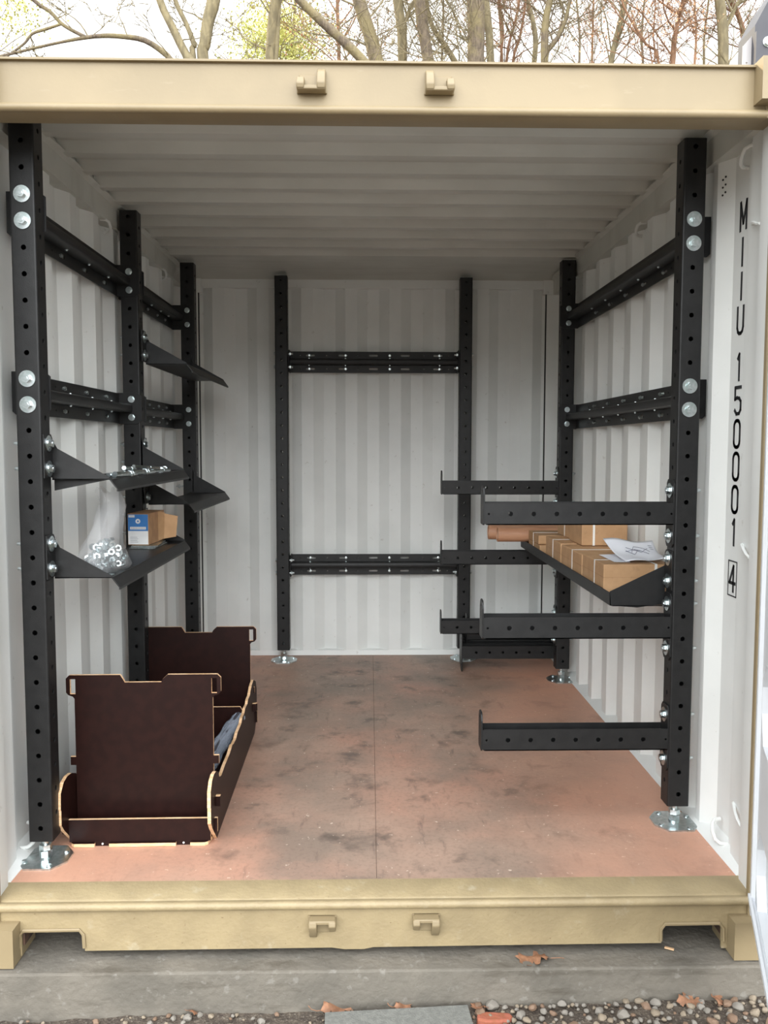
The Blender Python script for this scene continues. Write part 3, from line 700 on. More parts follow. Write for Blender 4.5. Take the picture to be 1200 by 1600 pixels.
# ============================================================ SHELVES
def shelf(label, xpost, s, ya, yb, ztop, kind='down', near_post_y=None, far_post_y=None, extra=False, group='steel shelves'):
    """s=+1: shelf on the left wall sticking to +X; ztop = upper bolt height; local coords in world orientation"""
    t = thing('steel_shelf', label, 'shelf', (xpost, ya, ztop-.117 if kind == 'down' else ztop-.180), 0, group)
    D = .193; T = .003
    def pr(ol, o, n, bmx): prism(bmx, [(s*a, b) for a, b in ol], [], o, (1, 0, 0), (0, 0, 1), n)
    L = yb-ya
    bm = NB(); pr([(.001, 0), (D, 0), (D, -T), (.001, -T)], (0, 0, 0), (0, L, 0), bm)
    obj('tray', bm, 'black', t, smooth=0)
    bm = NB()
    if kind == 'down': pr([(D-.004, 0), (D+.002, -.004), (D+.024, -.034), (D+.024, -.042), (D+.020, -.042), (D+.020, -.034), (D-.004, -T)], (0, 0, 0), (0, L, 0), bm)
    else: pr([(D, -T), (D+.012, 0), (D+.014, .048), (D+.011, .048), (D+.008, .002), (D, 0)], (0, 0, 0), (0, L, 0), bm)
    obj('front_lip', bm, 'black', t, smooth=0)
    for yy, py in ((0, near_post_y), (L-T, far_post_y)):
        bm = NB()
        if kind == 'down':
            pr([(.001, .135), (.020, .100), (D-.004, .006), (D, -.002), (.001, -.004)], (0, yy, 0), (0, T, 0), bm)
            if extra and yy == 0: pr([(.001, -.004), (D-.01, -.003), (.001, -.040)], (0, yy+.02, 0), (0, T, 0), bm)
        else:
            pr([(.001, .150), (D+.012, .052), (D+.012, .0), (D-.09, -.008), (.001, .006)], (0, yy, 0), (0, T, 0), bm)
        # flange against the upright
        a, b = sorted((0, (py - (ya+yy)))); 
        z0 = ztop - t.location.z - HP - .03; z1 = ztop - t.location.z + .030
        xx = sorted((s*.001, s*.005))
        prism(bm, [(a, z0), (b, z0), (b, z1-.012), (b-.012 if py < ya+yy+.001 else b, z1), (a, z1)], [], (xx[0], yy, 0), (0, 1, 0), (0, 0, 1), (.004, 0, 0))
        obj('side_gusset', bm, 'black', t, smooth=0)
        yc = (py + (ya+yy))/2 - ya
        for k in (0, 1): inst('bolt', BOLT_BIG if yy == 0 or True else BOLT_SM, t, (s*.0055, yc, ztop-t.location.z-HP*k), ROT['+x'] if s > 0 else ROT['-x'])
    return t
pxl = FL[0]+PW
def zk(k): return S0+HP*k
shelf('black steel shelf holding loose long bolts, upper shelf at the front left', pxl, 1, FL[1]+PW+.002, ML[1]-.002, zk(15), near_post_y=FL[1]+.006, far_post_y=ML[1]+PW-.006, extra=True)
shelf('black steel shelf holding the bag of nuts and the small carton', pxl, 1, FL[1]+PW+.002, ML[1]-.002, zk(11), near_post_y=FL[1]+.006, far_post_y=ML[1]+PW-.006)
shelf('empty black steel shelf high on the left wall behind the middle upright', ML[0]+PW+.008, 1, ML[1]+PW+.002, BL[1]-.002, zk(21), near_post_y=ML[1]+.006, far_post_y=BL[1]+PW-.006)
shelf('empty black steel shelf at mid height behind the middle left upright', ML[0]+PW+.008, 1, ML[1]+PW+.002, BL[1]-.002, zk(13), near_post_y=ML[1]+.006, far_post_y=BL[1]+PW-.006)
shelf('black steel shelf with raised lip loaded with cardboard boxes on the right', FR[0], -1, FR[1]+PW+.003, BR[1]-.002, zk(10), kind='up', near_post_y=FR[1]+.006, far_post_y=BR[1]+PW-.006)
TR = zk(10)-.180

# ============================================================ BOXES ON THE RIGHT SHELF
def carton(label, x0, x1, y0, y1, z0, z1, straps=(), seam=True, rz=0):
    cx, cy = (x0+x1)/2, (y0+y1)/2; hx_, hy = (x1-x0)/2, (y1-y0)/2
    t = thing('cardboard_box', label, 'box', (cx, cy, z0), rz, 'cardboard boxes on the right shelf')
    bm = NB(); box(bm, (-hx_, -hy, 0), (hx_, hy, z1-z0)); obj('carton', bm, 'card', t, smooth=0, bevel=.004)
    if seam:
        bm = NB(); box(bm, (-hx_-.0006, -hy-.0006, (z1-z0)*.62), (hx_*.9, hy+.0006, (z1-z0)*.62+.0015)); obj('lid_seam', bm, 'card2', t, smooth=0)
    for a, ax in straps:
        bm = NB(); q = .0012; W_ = .005
        h = z1-z0
        if ax == 'y':      # strap plane at y=a, going round x
            for lo, hi in (((-hx_-q, a-W_, -q*0), (-hx_, a+W_, h)), ((hx_, a-W_, 0), (hx_+q, a+W_, h)), ((-hx_-q, a-W_, h), (hx_+q, a+W_, h+q))): box(bm, lo, hi)
        else:
            for lo, hi in (((a-W_, -hy-q, 0), (a+W_, -hy, h)), ((a-W_, hy, 0), (a+W_, hy+q, h)), ((a-W_, -hy-q, h), (a+W_, hy+q, h+q))): box(bm, lo, hi)
        obj('strap', bm, 'strap', t, smooth=0)
    return t
Z0 = TR+.001
carton('nearest strapped cardboard box on the right shelf, under the paper drawing', .872, 1.135, .575, .905, Z0, .941, [(-.03, 'y'), (.07, 'x')])
carton('second cardboard box from the front on the right shelf', .872, 1.13, .918, 1.305, Z0, .936, [(-.02, 'y')])
carton('third cardboard box on the right shelf, below the topmost box', .872, 1.13, 1.325, 1.665, Z0, .938, [(.0, 'y')])
carton('lower of the two flat cardboard boxes stacked furthest back', .872, 1.10, 1.82, 2.14, Z0, .872, [(.02, 'y')], seam=False)
carton('upper of the two flat cardboard boxes stacked furthest back', .872, 1.09, 1.86, 2.145, .8735, .921, [(.0, 'y')], seam=False)
carton('topmost cardboard box, resting on the third box and half hidden by the top arm', .945, 1.155, 1.22, 1.46, .939, 1.055, [(-.05, 'x')], seam=False)
carton('cardboard box behind the topmost box on the right shelf', .96, 1.155, 1.475, 1.80, .9395, 1.03, [(.0, 'y')], seam=False)
def ptube(label, x0, x1, y, z, r):
    t = thing('cardboard_tube', label, 'tube', (x0, y, z), 0, 'cardboard tubes')
    bm = NB(); L = x1-x0; prism(bm, circ(0, 0, r, 28), [circ(0, 0, r-.004, 28)], (0, 0, 0), (0, 1, 0), (0, 0, 1), (L, 0, 0)); obj('tube_wall', bm, 'tubec', t, smooth=40)
    bm = NB(); prism(bm, circ(0, 0, r-.004, 24), [], (.008, 0, 0), (0, 1, 0), (0, 0, 1), (.004, 0, 0)); obj('end_cap', bm, 'zinc', t, smooth=0)
ptube('cardboard tube sticking out from the right shelf in front of the other tube', .703, 1.10, 2.20, .8925, .0425)
ptube('cardboard tube sticking out from the right shelf behind the other tube', .664, 1.07, 2.288, .897, .0425)
# drawing sheet
t = thing('paper_drawing', 'white sheet with a line drawing lying on the nearest cardboard boxes', 'paper', (0, 0, 0))
bm = NB()
c = [V((.872, .64, .950)), V((1.06, .50, .957)), V((1.125, .80, .990)), V((.935, .86, .982))]
c = [V((.965, .60, .949)), V((1.115, .585, .962)), V((1.150, .86, .998)), V((.955, .90, 1.006))]
N = 14; g = []
for i in range(N+1):
    row = []
    for j in range(N+1):
        p = c[0].lerp(c[1], i/N).lerp(c[3].lerp(c[2], i/N), j/N); p = p + V((0, 0, .006*math.sin(i*.5)*math.sin(j*.5+.5)-.012*math.sin(math.pi*j/N)))
        row.append(bm.verts.new(p))
    g.append(row)
for i in range(N):
    for j in range(N): face(bm, [g[i][j], g[i+1][j], g[i+1][j+1], g[i][j+1]])
sheet = obj('sheet', bm, 'paper', t, smooth=180, recalc=False)
md = sheet.modifiers.new('solid', 'SOLIDIFY'); md.thickness = .0006; md.offset = -1
def on_sheet(a, b):
    p = c[0].lerp(c[1], a).lerp(c[3].lerp(c[2], a), b); return p + V((0, 0, .0015 + .006*math.sin(a*N*.5)*math.sin(b*N*.5+.5)-.012*math.sin(math.pi*b)))
bm = NB()
for pl in ([(.32, .62), (.42, .38), (.55, .55), (.75, .40)], [(.36, .72), (.60, .45), (.78, .62)], [(.40, .50), (.52, .72), (.70, .60), (.80, .50)], [(.30, .58), (.50, .60), (.62, .50)], [(.85, .8), (.93, .8)], [(.85, .72), (.93, .72)], [(.85, .64), (.93, .64)]):
    q = []
    for (a, b), (a2, b2) in zip(pl, pl[1:]):
        for k in range(6): q.append(on_sheet(a+(a2-a)*k/6, b+(b2-b)*k/6))
    q.append(on_sheet(*pl[-1])); tube(bm, q, .0009, 4)
obj('ink_drawing', bm, 'ink', t)
bm = NB(); c2 = [V((.876, .66, .947)), V((.93, .66, .949)), V((.96, .93, .950)), V((.878, .91, .946))]
prism(bm, [(0, 0), (.06, -.01), (.10, .25), (.0, .22)], [], (.925, .62, .9445), (1, 0, 0), (0, 1, 0), (0, 0, .0008))
tag(obj('paper_sheet', bm, 'paper', smooth=0), 'white paper sheet partly under the drawing on the nearest boxes', 'paper')

# ============================================================ ITEMS ON THE LEFT SHELVES
S1 = zk(15)-.117; S2 = zk(11)-.117
bm = NB(); prism(bm, hexp(.0085), [], (0, 0, 0), (0, 1, 0), (0, 0, 1), (-.007, 0, 0)); tube(bm, [(0, 0, 0), (.10, 0, 0)], .0062, 8); tube(bm, [(.10, 0, 0), (.165, 0, 0)], .0068, 8)
o = obj('long_bolt', bm, 'zinc', loc=(0, 0, 0)); LB = o.data; bpy.data.objects.remove(o)
bm = NB(); prism(bm, circ(0, 0, .010, 14), [], (0, 0, 0), (0, 1, 0), (0, 0, 1), (-.004, 0, 0)); tube(bm, [(0, 0, 0), (.125, 0, 0)], .0088, 10); prism(bm, hexp(.0115), [], (.11, 0, 0), (0, 1, 0), (0, 0, 1), (.009, 0, 0)); tube(bm, [(.125, 0, 0), (.145, 0, 0)], [.0105, .009], 10)
o = obj('anchor_bolt', bm, 'zinc'); AB = o.data; bpy.data.objects.remove(o)
lbs = [(-.895, .30, 80, 0), (-.91, .34, 78, 0), (-.925, .33, 84, 0), (-.905, .52, 75, 0), (-.93, .56, 95, 0), (-.89, .60, 85, 0), (-.91, .75, 100, 0), (-.895, .82, 80, 0), (-.925, .88, 88, 0), (-.90, .98, 96, 0), (-.908, .46, 92, 1), (-.93, .68, 70, 1)]
for i, (x, y, a, l) in enumerate(lbs):
    an = i % 3 == 0
    o = inst('expansion_anchor' if an else 'long_bolt', AB if an else LB, None, (x, y, S1+.0118 + l*.018), (0, -.0 if l == 0 else .05, math.radians(a)))
    if l == 0 and not an: o.location.z = S1+.0088
    tag(o, ('zinc expansion anchor lying in the loose pile on the upper left shelf' if an else 'zinc long hex bolt lying in the loose pile on the upper left shelf'), 'bolt', 'expansion anchors on the shelf' if an else 'long bolts on the shelf')
# flat steel plates under the carton
bm = NB(); prism(bm, [(-.05, -.06), (.035, -.07), (.06, -.05), (.06, .17), (.045, .19), (-.05, .17)], [slot(.03, .08, .012, .005)], (0, 0, 0), (1, 0, 0), (0, 1, 0), (0, 0, .006))
pl1 = obj('steel_plate', bm, 'zinc', smooth=0, bevel=.001, loc=(-.998, 1.06, S2+.0005)); tag(pl1, 'lower zinc steel plate under the small carton', 'plate', 'steel plates under the carton')
o = inst('steel_plate', pl1.data, None, (-.995, 1.07, S2+.0072), (0, 0, .08)); tag(o, 'upper zinc steel plate directly beneath the small carton', 'plate', 'steel plates under the carton')
# carton with blue label
t = thing('small_carton', 'small brown carton with a blue and white label and an open flap', 'box', (-1.015, 1.03, S2+.0142), math.radians(-3))
W_, H_, L_ = .090, .135, .235
bm = NB(); box(bm, (-W_/2, 0, 0), (W_/2, L_, H_)); obj('carton', bm, 'card2', t, smooth=0, bevel=.002)
bm = NB(); prism(bm, [(0, .005), (.075, .012), (.085, .105), (0, .125)], [], (W_/2, L_-.06, .002), (.75, .66, 0), (0, 0, 1), (-.003, .001, 0)); prism(bm, [(0, 0), (.05, .01), (.06, .125), (0, .133)], [], (W_/2-.002, L_-.10, .001), (.30, .95, 0), (0, 0, 1), (-.003, .001, 0)); obj('open_flap', bm, 'card', t, smooth=0)
lab = NB(); box(lab, (-W_/2+.002, -.0012, .003), (W_/2-.002, 0, H_*.45)); lb = obj('label', lab, 'labelwhite', t, smooth=0); lb['label'] = 'white lower half of the front label'
lab = NB(); box(lab, (-W_/2+.002, -.0012, H_*.45), (W_/2-.002, 0, H_-.003)); lb = obj('label', lab, 'blue', t, smooth=0); lb['label'] = 'blue upper half of the front label'
lab = NB(); box(lab, (-.034, -.0018, H_*.50), (.034, -.0010, H_*.50+.011)); prism(lab, circ(0, H_*.76, .0105, 18), [circ(0, H_*.76, .004, 12)], (0, -.0018, 0), (1, 0, 0), (0, 0, 1), (0, .0008, 0)); box(lab, (-.040, -.0018, H_-.016), (-.014, -.0010, H_-.006)); obj('label_print', lab, 'labelwhite', lb, smooth=0)
lab = NB()
for i in range(4): box(lab, (-.034, -.0018, .012+.007*i), (.0-.004*(i % 2), -.0010, .014+.007*i))
for i in range(9): box(lab, (-.030+.007*i, -.0021, H_*.50+.003), (-.026+.007*i, -.0017, H_*.50+.008))
obj('label_lines', lab, 'grey', lb, smooth=0)
# bag with nuts
t = thing('nut_bag', 'clear plastic bag full of zinc nuts and washers', 'bag', (-.965, .36, S2))
bm = NB(); prism(bm, hexp(.0125), [circ(0, 0, .0062, 8)], (0, 0, -.005), (1, 0, 0), (0, 1, 0), (0, 0, .011)); o = obj('hex_nut', bm, 'zinc', smooth=20); NM = o.data; bpy.data.objects.remove(o)
k = 0
r2 = random.Random(3)
while k < 100:
    a, b, cc = r2.uniform(-1, 1), r2.uniform(-1, 1), r2.uniform(0, 1)
    if a*a+b*b+cc*cc > 1: continue
    px_, py_, pz_ = a*.066 + .012*cc, b*.135+.02, .012+cc*.105*(1-.45*abs(b))
    inst('hex_nut', NM, t, (px_, py_, pz_), (r2.uniform(0, 3), r2.uniform(0, 3), r2.uniform(0, 3))); k += 1
bm = NB()   # bag skin: lofted rings
levels = [(.001, .070, .150, 0, .02), (.018, .084, .165, 0, .02), (.05, .080, .150, 0, .015), (.085, .066, .115, .002, .0), (.115, .056, .085, .008, .0), (.15, .050, .078, .018, .01), (.19, .046, .082, .026, .02), (.225, .042, .080, .034, .03), (.25, .036, .06, .030, .03), (.285, .030, .04, .012, .0)]
rings = []
for li, (z, rx, ry, ox, oy) in enumerate(levels):
    rg = []
    for i in range(28):
        a = 2*math.pi*i/28; f = 1 + .07*math.sin(5*a+li*1.3) + .05*math.sin(9*a-li*.8)
        rg.append(bm.verts.new((ox+rx*f*math.cos(a), oy+ry*f*math.sin(a), z + (.012*math.sin(3*a+1) if li > 7 else 0))))
    rings.append(rg)
for a, b in zip(rings, rings[1:]):
    for i in range(28): face(bm, [a[i], a[(i+1) % 28], b[(i+1) % 28], b[i]])
face(bm, list(reversed(rings[0])))
obj('bag_film', bm, 'bag', t, smooth=180)
bm = NB()
for i in range(3): prism(bm, circ(0, 0, .012, 16), [circ(0, 0, .006, 12)], (.0+.018*i, -.175-.012*(i % 2), .001+.0005*i), (1, 0, 0), (0, 1, 0), (0, 0, .002))
o = obj('loose_washers', bm, 'zinc', loc=(-.925, .40, S2)); bpy.data.objects.remove(o)
bm = NB(); prism(bm, circ(0, 0, .012, 16), [circ(0, 0, .006, 12)], (0, 0, 0), (1, 0, 0), (0, 1, 0), (0, 0, .002)); WM = obj('washer', bm, 'zinc').data; bpy.data.objects.remove(bpy.data.objects['washer'])
for x, y in ((-.905, .228), (-.925, .245), (-.905, .258), (-.93, .222)):
    tag(inst('washer', WM, None, (x, y, S2+.0008), (0, 0, 0)), 'flat zinc washer lying on the shelf in front of the bag of nuts', 'washer', 'loose washers on the shelf')

# ============================================================ PLYWOOD CRATE
CR = thing('plywood_crate', 'dark brown slotted plywood crate with two tall end panels, standing on the floor', 'crate', (-.823, .30, 0), math.radians(.8))
# local: x from -.245 to .245, y from -.12 (front) ...
PT = .012
def panel(bm, ol, holes, o, u, v, n): prism(bm, ol, holes, o, u, v, n, 0, 1)
def tallp(yl, zt, lean=0):
    W = .243; E = .272; h = zt
    ol = [(-W, .02), (W, .02), (W, h-.325), (E-.010, h-.325), (E-.010, h-.295), (W, h-.295), (W, h-.085), (W+.006, h-.077), (E-.008, h-.072), (E, h-.062), (E, h-.012), (E-.012, h), (.085, h), (.068, h-.016), (.062, h-.027), (-.066, h-.027), (-.072, h-.016), (-.082, h), (-E+.012, h), (-E, h-.012), (-E, h-.062), (-E+.008, h-.072), (-W-.006, h-.077), (-W, h-.085), (-W, h-.295), (-E+.010, h-.295), (-E+.010, h-.325), (-W, h-.325)]
    hs = []
    for s in (-1, 1):
        a, b = sorted((s*(W-.004), s*(E-.014))); hs.append([(a, h-.068), (b, h-.068), (b, h-.014), (a, h-.014)])
    bm = NB(); panel(bm, ol, hs, (0, yl, 0), (1, 0, 0), (0, lean, 1), (0, PT, 0)); return obj('end_panel', bm, ['brown', 'ply'], CR, smooth=0)
tallp(.04, .582); tallp(1.115, .528)
def sidep(x):
    prof = [(.0, 0), (1.13, 0), (1.20, .04), (1.235, .09), (1.235, .19), (1.20, .238), (1.11, .270), (1.03, .262), (.96, .236), (.90, .236), (.875, .222), (.80, .226), (.77, .214), (.70, .214), (.665, .2), (.55, .2), (.50, .188), (.43, .192), (.40, .2), (.33, .19), (.20, .190), (.115, .184), (.07, .196), (.045, .226), (.0, .244), (-.045, .250), (-.085, .243), (-.116, .215), (-.120, .160), (-.116, .158), (-.116, .104), (-.09, .075), (.0, .0)]
    prof = prof[:-1]
    hs = [[(-.10, .070+.02), (-.06, .070+.02), (-.06, .075+.05), (-.10, .075+.05)]] if False else []
    bm = NB(); panel(bm, prof, hs, (x, 0, 0), (0, 1, 0), (0, 0, 1), (PT, 0, 0)); return obj('side_panel', bm, ['brown', 'ply'], CR, smooth=0)
sidep(-.258); sidep(.246)
def bar(y, z0, z1, W=.268):
    bm = NB(); ol = [(-W, z0+.030), (-.244, z0+.030), (-.244, z0), (.244, z0), (.244, z0+.030), (W, z0+.030), (W, z1), (-W, z1)]
    panel(bm, ol, [], (0, y, 0), (1, 0, 0), (0, 0, 1), (0, PT, 0)); return obj('cross_bar', bm, ['brown', 'ply'], CR, smooth=0)
bar(-.048, .014, .094); bar(1.165, .014, .10)
bm = NB()
ol = [(-.236, -.052), (-.225, -.060), (-.155, -.060), (-.155, -.048), (-.105, -.048), (-.105, -.060), (.125, -.060), (.125, -.048), (.175, -.048), (.175, -.060), (.225, -.060), (.236, -.052), (.244, .0), (.244, 1.15), (-.244, 1.15), (-.244, 0)]
panel(bm, ol, [], (0, 0, .001), (1, 0, 0), (0, 1, 0), (0, 0, .012)); obj('bottom_board', bm, ['brown', 'ply'], CR, smooth=0)
for x in (-.13, .15):
    bm = NB(); box(bm, (x-.026, -.0485, .0), (x+.026, -.036, .016)); obj('bottom_tab', bm, 'brown', CR, smooth=0)
for x in (-.13, .15):
    bm = NB(); tube(bm, [(x, -.0486, .008), (x, -.050, .008)], .0035, 10); obj('peg_end', bm, 'strap', CR)
bm = NB(); panel(bm, [(-.245, .013), (.245, .013), (.245, .215), (.235, .232), (-.235, .232), (-.245, .215)], [], (0, .80, 0), (1, 0, 0), (0, 0, 1), (0, PT, 0)); obj('divider', bm, ['brown', 'ply'], CR, smooth=0)
for yy, zz in ((.0, .142), (1.075, .15), (1.13, .135)):
    bm = NB()
    for s in (-1, 1):
        a, b = sorted((s*.2585, s*.274)); box(bm, (a, yy-.018, zz-.018), (b, yy-.006, zz+.018), 0); box(bm, (a, yy-.019, zz+.018), (b, yy-.005, zz+.020), 1); 
    obj('side_tab', bm, ['brown', 'ply'], CR, smooth=0)
# plastic sleeve inside the crate
bm = NB(); P_ = [V((-.70, .62, .045)), V((-.665, .78, .115)), V((-.635, .93, .160)), V((-.600, 1.075, .195))]; 
rings = []
for i in range(13):
    t_ = i/12*3; a = min(int(t_), 2); p = P_[a].lerp(P_[a+1], t_-a); r = .030 + .004*math.sin(i*2.1)
    if i == 12: r = .026
    d = (P_[3]-P_[0]).normalized(); s_ = d.cross(V((0, 0, 1))).normalized(); u_ = s_.cross(d)
    rings.append([bm.verts.new(p + s_*math.cos(2*math.pi*k/16)*r*1.15 + u_*math.sin(2*math.pi*k/16)*r*(.8+.15*math.sin(k*3+i))) for k in range(16)])
for a, b in zip(rings, rings[1:]):
    for k in range(16): face(bm, [a[k], a[(k+1) % 16], b[(k+1) % 16], b[k]])
face(bm, rings[-1]); face(bm, list(reversed(rings[0])))
sl = thing('wrapped_bundle', 'long bundle wrapped in clear plastic film lying inside the plywood crate', 'bundle')
obj('plastic_film', bm, 'clearbag', sl, smooth=60)
bm = NB()
for dx, dz in ((-.012, 0), (.012, .003), (0, .014)): tube(bm, [p+V((dx, 0, dz)) for p in P_], .0105, 8)
obj('rods', bm, 'darksteel', sl)

# ============================================================ BLACK BRACKET ON THE ROOF CORNER
t = thing('roof_bracket', 'dark steel bracket standing on the top right corner of the container', 'bracket', (1.108, .0, 2.498))
bm = NB(); prism(bm, [(.008, 0), (.008, .110), (.034, .140), (.034, 0)], [slot(.020, .060, .006, .003)], (0, .02, 0), (1, 0, 0), (0, 0, 1), (0, .005, 0)); o = obj('side_plate', bm, 'palesteel', t, smooth=0); o['label'] = 'pale grey slotted plate'
bm = NB(); prism(bm, [(.034, 0), (.20, 0), (.20, .42), (.071, .232), (.034, .162)], [], (0, .0, 0), (1, 0, 0), (0, 0, 1), (0, .12, 0)); box(bm, (.034, -.012, -.0), (.20, .0, .140)); obj('housing', bm, 'darksteel', t, smooth=0)
inst('bolt', BOLT_SM, t, (.069, -.0125, .108), ROT['-y'])

# ============================================================ TREES
def pix(u, v_, Y):
    d = rt*((u-607.2)/FPX) + dn*((v_-800)/FPX) + fw
    k_ = (Y-CAM.y)/d.y; return CAM + d*k_
def branch_pts(p, d, L, n, jit, r_):
    pts = [p.copy()]; d = d.normalized()
    for i in range(n):
        d = (d + V((r_.uniform(-jit, jit), r_.uniform(-jit, jit), r_.uniform(-jit*.6, jit*.8)))).normalized(); pts.append(pts[-1] + d*L/n)
    return pts
def twigs(bm, pts, r0, r_, n=8, L=1.2, depth=2, lo=.2):
    for _ in range(n):
        t_ = r_.uniform(lo, 1)*(len(pts)-1); i = min(int(t_), len(pts)-2); p = pts[i].lerp(pts[i+1], t_-i)
        d0 = (pts[i+1]-pts[i]).normalized(); side = V((r_.uniform(-1, 1), r_.uniform(-.6, .6), r_.uniform(-.2, .6)))
        q = branch_pts(p, d0*.5+side, L*r_.uniform(.5, 1.2), 6, .28, r_); rr_ = max(r0*r_.uniform(.4, .75), .0045)
        tube(bm, q, [rr_*(1-.7*k/6) for k in range(7)], 5, caps=False)
        if depth > 1: twigs(bm, q, rr_*.55, r_, 4, L*.55, depth-1, .2)
def tree(label, stems, Y, m='bark', seed=0, ntw=12, tw=1.3, twr=.03, leaves=None, zv=None):
    """stems: list of [(px,py,width_px),...] control points in the visible band, lowest first; grown down to the ground and on up"""
    r_ = random.Random(seed)
    t = thing('woodland_tree', label, 'tree', (0, 0, 0), 0, 'bare trees behind the container')
    bt = NB(); bw = NB(); base = None
    allp = []
    for si, st in enumerate(stems):
        P_ = [pix(u, v_, Y) for u, v_, w_ in st]; W_ = [w_*(Y+2.7)/FPX/2 for u, v_, w_ in st]
        if si == 0:
            low = P_[0]; d = (P_[1]-P_[0]); d.z = abs(d.z)
            gx = low.x - (P_[-1].x-low.x)/(max(.3, abs(P_[-1].z-low.z)))*.35*(low.z)
            gx = max(low.x-1.6, min(low.x+1.6, gx)); base = V((gx, Y, -.34))
            pull = low - (P_[1]-low).normalized()*.9; pull.y = Y
            pre = [base, base.lerp(pull, .4)+V((r_.uniform(-.06, .06), 0, 0)), pull]; pw = [W_[0]*1.5, W_[0]*1.25, W_[0]*1.1]
        else:
            j = base.lerp(pix(stems[0][0][0], stems[0][0][1], Y), .72 if len(st) < 4 or st[0][1] > 95 else .9)
            if st[0][1] < 90: pre, pw = [], []
            else: pre, pw = [j], [W_[0]*1.1]
        dd = (P_[-1]-P_[-2]).normalized() if len(P_) > 1 else V((0, 0, 1)); dd.y = 0
        post = [] if st[-1][1] > 5 else branch_pts(P_[-1], dd+V((0, 0, .3)), 3.2, 5, .14, r_)[1:]
        pts = pre+P_+post; rs = pw+W_+[W_[-1]*(1-.16*(k+1)) for k in range(len(post))]
        # smooth
        sp_pts = []; sr = []
        for i in range(len(pts)-1):
            p0 = pts[max(i-1, 0)]; p1 = pts[i]; p2 = pts[i+1]; p3 = pts[min(i+2, len(pts)-1)]
            for k in range(3):
                u = k/3; q = .5*((2*p1)+(p2-p0)*u+(2*p0-5*p1+4*p2-p3)*u*u+(3*p1-p0-3*p2+p3)*u**3); sp_pts.append(q); sr.append(rs[i]+(rs[i+1]-rs[i])*u)
        sp_pts.append(pts[-1]); sr.append(rs[-1]); tube(bt, sp_pts, sr, 10)
        vis = P_+post[:2] if post else P_
        vis = [P_[0]+V((0, 0, -.6))]+vis if st[0][1] > 90 else vis
        twigs(bw, vis, twr, r_, max(3, int(ntw*(1 if si == 0 else .7))), tw, 3 if twr < .05 else 2, 0.02)
        allp += vis
    obj('trunk', bt, m, t, smooth=60)
    obj('twigs', bw, m if m != 'bark' else 'bark2' if seed % 2 else 'bark', t, smooth=60)
    if leaves:
        mt, n_, cx, cy, rx, ry = leaves; bl = NB()
        for _ in range(n_):
            u = r_.gauss(cx, rx); v_ = r_.gauss(cy, ry); p = pix(u, v_, Y+r_.uniform(-.8, .8)); s_ = r_.uniform(.012, .032)*(Y+2.7)/14
            a = V((r_.uniform(-1, 1), r_.uniform(-1, 1), r_.uniform(-1, 1))).normalized(); b = a.orthogonal().normalized()
            face(bl, [bl.verts.new(p+a*s_), bl.verts.new(p+b*s_*.6), bl.verts.new(p-a*s_), bl.verts.new(p-b*s_*.6)])
        obj('leaves', bl, mt, t, smooth=0, recalc=False)['kind'] = 'stuff'
    return t
tree('bare tree at the far left with a long branch arching down to the container roof', [[(276, 104, 9), (258, 84, 9), (226, 63, 8), (190, 57, 7), (160, 56, 6.5), (132, 59, 5.5), (95, 66, 4), (50, 76, 4), (22, 83, 4), (-20, 92, 3.5)], [(136, 59, 5.5), (112, 47, 5.5), (95, 36, 5.5), (78, 18, 5.5), (50, -2, 6)], [(95, 38, 3.5), (70, 46, 4.5), (50, 53, 4), (38, 68, 3.5), (8, 90, 3)]], 7, 'bark', 11, 5, .5, .012)
tree('three-stemmed tree forking just above the roof on the left', [[(304, 104, 17), (290, 84, 13), (268, 40, 12), (249, -2, 11)], [(318, 104, 17), (320, 70, 17), (326, 30, 18), (334, -2, 20)], [(303, 100, 9), (303, 70, 8), (290, 35, 7), (273, -2, 7)]], 8, 'bark2', 2, 7, .7, .015)
tree('straight twin trunk in front of the yellow-green foliage', [[(421, 104, 14), (424, 60, 15), (428, 20, 16), (432, -2, 16)], [(430, 104, 8), (434, 40, 7), (437, -2, 7)]], 9, 'bark2', 3, 10, 1.0, .018)
tree('tree leaning to the left over the roof left of centre', [[(576, 104, 14), (545, 72, 14), (505, 36, 13), (464, -4, 12)]], 8.5, 'bark', 4, 12, 1.1, .02)
tree('stout trunk leaning slightly left beside the leaning tree', [[(590, 104, 23), (578, 55, 21), (560, -4, 20)]], 10, 'bark', 5, 12, 1.2, .022)
tree('pale trunk just left of the roof centre', [[(629, 104, 14), (628, 50, 15), (621, -4, 15)], [(631, 40, 5), (640, 15, 5), (650, -4, 5)]], 11, 'bark2', 6, 16, 1.3, .02)
tree('grey trunk tilting left at the roof centre', [[(671, 104, 18), (662, 50, 18), (654, -4, 18)]], 10, 'bark', 7, 14, 1.2, .02)
tree('thin pale stem slanting behind the centre trunks', [[(715, 104, 9), (698, 75, 8), (676, 42, 7), (665, -4, 6)]], 12, 'bark2', 8, 18, 1.4, .02)
tree('thickest straight trunk right of centre', [[(743, 104, 26), (744, 50, 27), (743, -4, 28)]], 10, 'bark', 9, 12, 1.3, .022)
tree('slim yellow-lit trunk close behind the thickest trunk', [[(767, 104, 12), (764, 50, 12), (758, -4, 12)]], 11.5, 'bark2', 10, 14, 1.3, .02)
tree('slim bundle of upright stems right of the thickest trunk', [[(790, 104, 4), (795, 70, 4), (806, 30, 4), (812, -4, 4)], [(800, 104, 4), (812, 60, 4), (822, -4, 4)], [(782, 104, 4), (786, 50, 4), (780, -4, 4)]], 12, 'bark3', 12, 12, 1.2, .018)
tree('crooked thin trunk just left of the forked trunk', [[(834, 104, 8), (837, 65, 8), (832, 30, 7), (824, -4, 6)]], 12, 'bark2', 13, 14, 1.3, .02)
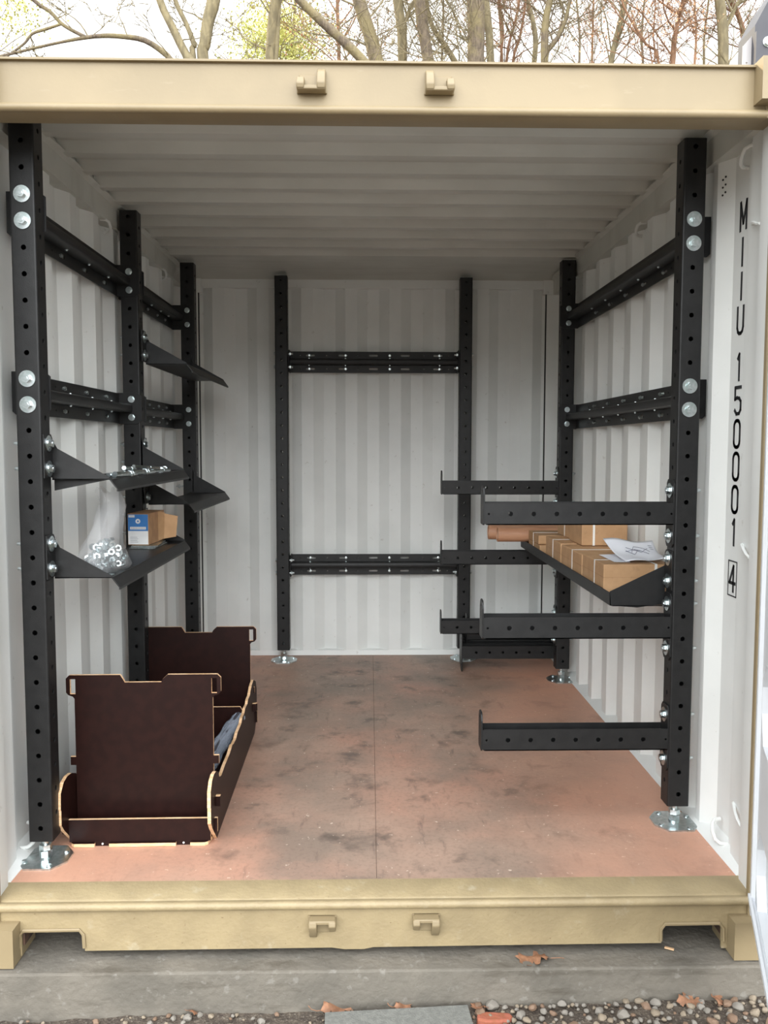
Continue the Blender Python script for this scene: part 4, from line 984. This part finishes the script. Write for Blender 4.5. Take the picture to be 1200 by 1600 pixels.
tree('forked trunk with a branch rising to the right', [[(851, 104, 12), (851, 60, 12), (853, 30, 11), (860, -4, 10)], [(855, 80, 7), (872, 58, 7), (884, 30, 6), (892, -4, 5)]], 10, 'bark', 14, 14, 1.1, .018)
tree('slender pale trunk leaning right between the forked trunk and the orange foliage', [[(953, 104, 9), (960, 72, 9), (968, 40, 9), (977, -4, 9)]], 10, 'bark2', 15, 18, 1.3, .02)
tree('thin tree with hanging orange brown leaves', [[(1051, 104, 8), (1053, 70, 8), (1058, 40, 6), (1068, -4, 5)], [(1030, 104, 4), (1010, 70, 4), (985, 30, 4), (970, -4, 3)]], 9, 'bark3', 16, 20, 1.3, .02, ('leafo', 700, 1035, 18, 45, 22))
tree('thick grey trunk at the right with a short side fork', [[(1130, 104, 16), (1130, 60, 16), (1127, 20, 15), (1124, -4, 15)], [(1133, 45, 7), (1142, 28, 6), (1152, 5, 5), (1156, -4, 5)]], 9, 'bark2', 17, 14, 1.1, .018)
tree('thin curved tree beside the dark roof bracket', [[(1166, 104, 6), (1164, 60, 7), (1152, 20, 7), (1140, -4, 7)]], 9.5, 'bark3', 18, 14, 1.0, .016)
tree('slim reddish pine trunk left of centre', [[(530, 104, 6), (529, 60, 5), (527, -4, 5)]], 13, 'bark3', 19, 18, 1.5, .02, ('leafo', 700, 520, 50, 50, 40))
tree('yellow-green leafy tree behind the straight twin trunk', [[(455, 104, 6), (458, 60, 5), (462, -4, 4)]], 14, 'bark2', 20, 22, 1.6, .02, ('leafg', 8000, 440, 62, 36, 34))
tree('yellow-green leafy twigs at the top left corner', [[(-30, 104, 8), (-20, 60, 7), (-8, -4, 6)]], 10, 'bark2', 21, 12, 1.3, .012, ('leafg', 900, 25, 15, 28, 26))
for i, x in enumerate((690, 785, 905, 925, 1005, 1085, 1100)):
    nm = ['between the two centre trunks', 'right of the slim yellow-lit trunk', 'just right of the forked trunk', 'left of the slender pale trunk', 'behind the orange leaves', 'left of the thick right trunk', 'behind the thick right trunk'][i]
    tree('distant spindly tree %s' % nm, [[(x, 104, 4), (x+rnd.uniform(-4, 4), 55, 3.5), (x+rnd.uniform(-9, 9), -4, 3)]], 13+i*.6, 'bark3' if i % 2 else 'bark', 31+i, 20, 1.6, .016, ('leafo', 160, x, 50, 30, 35))
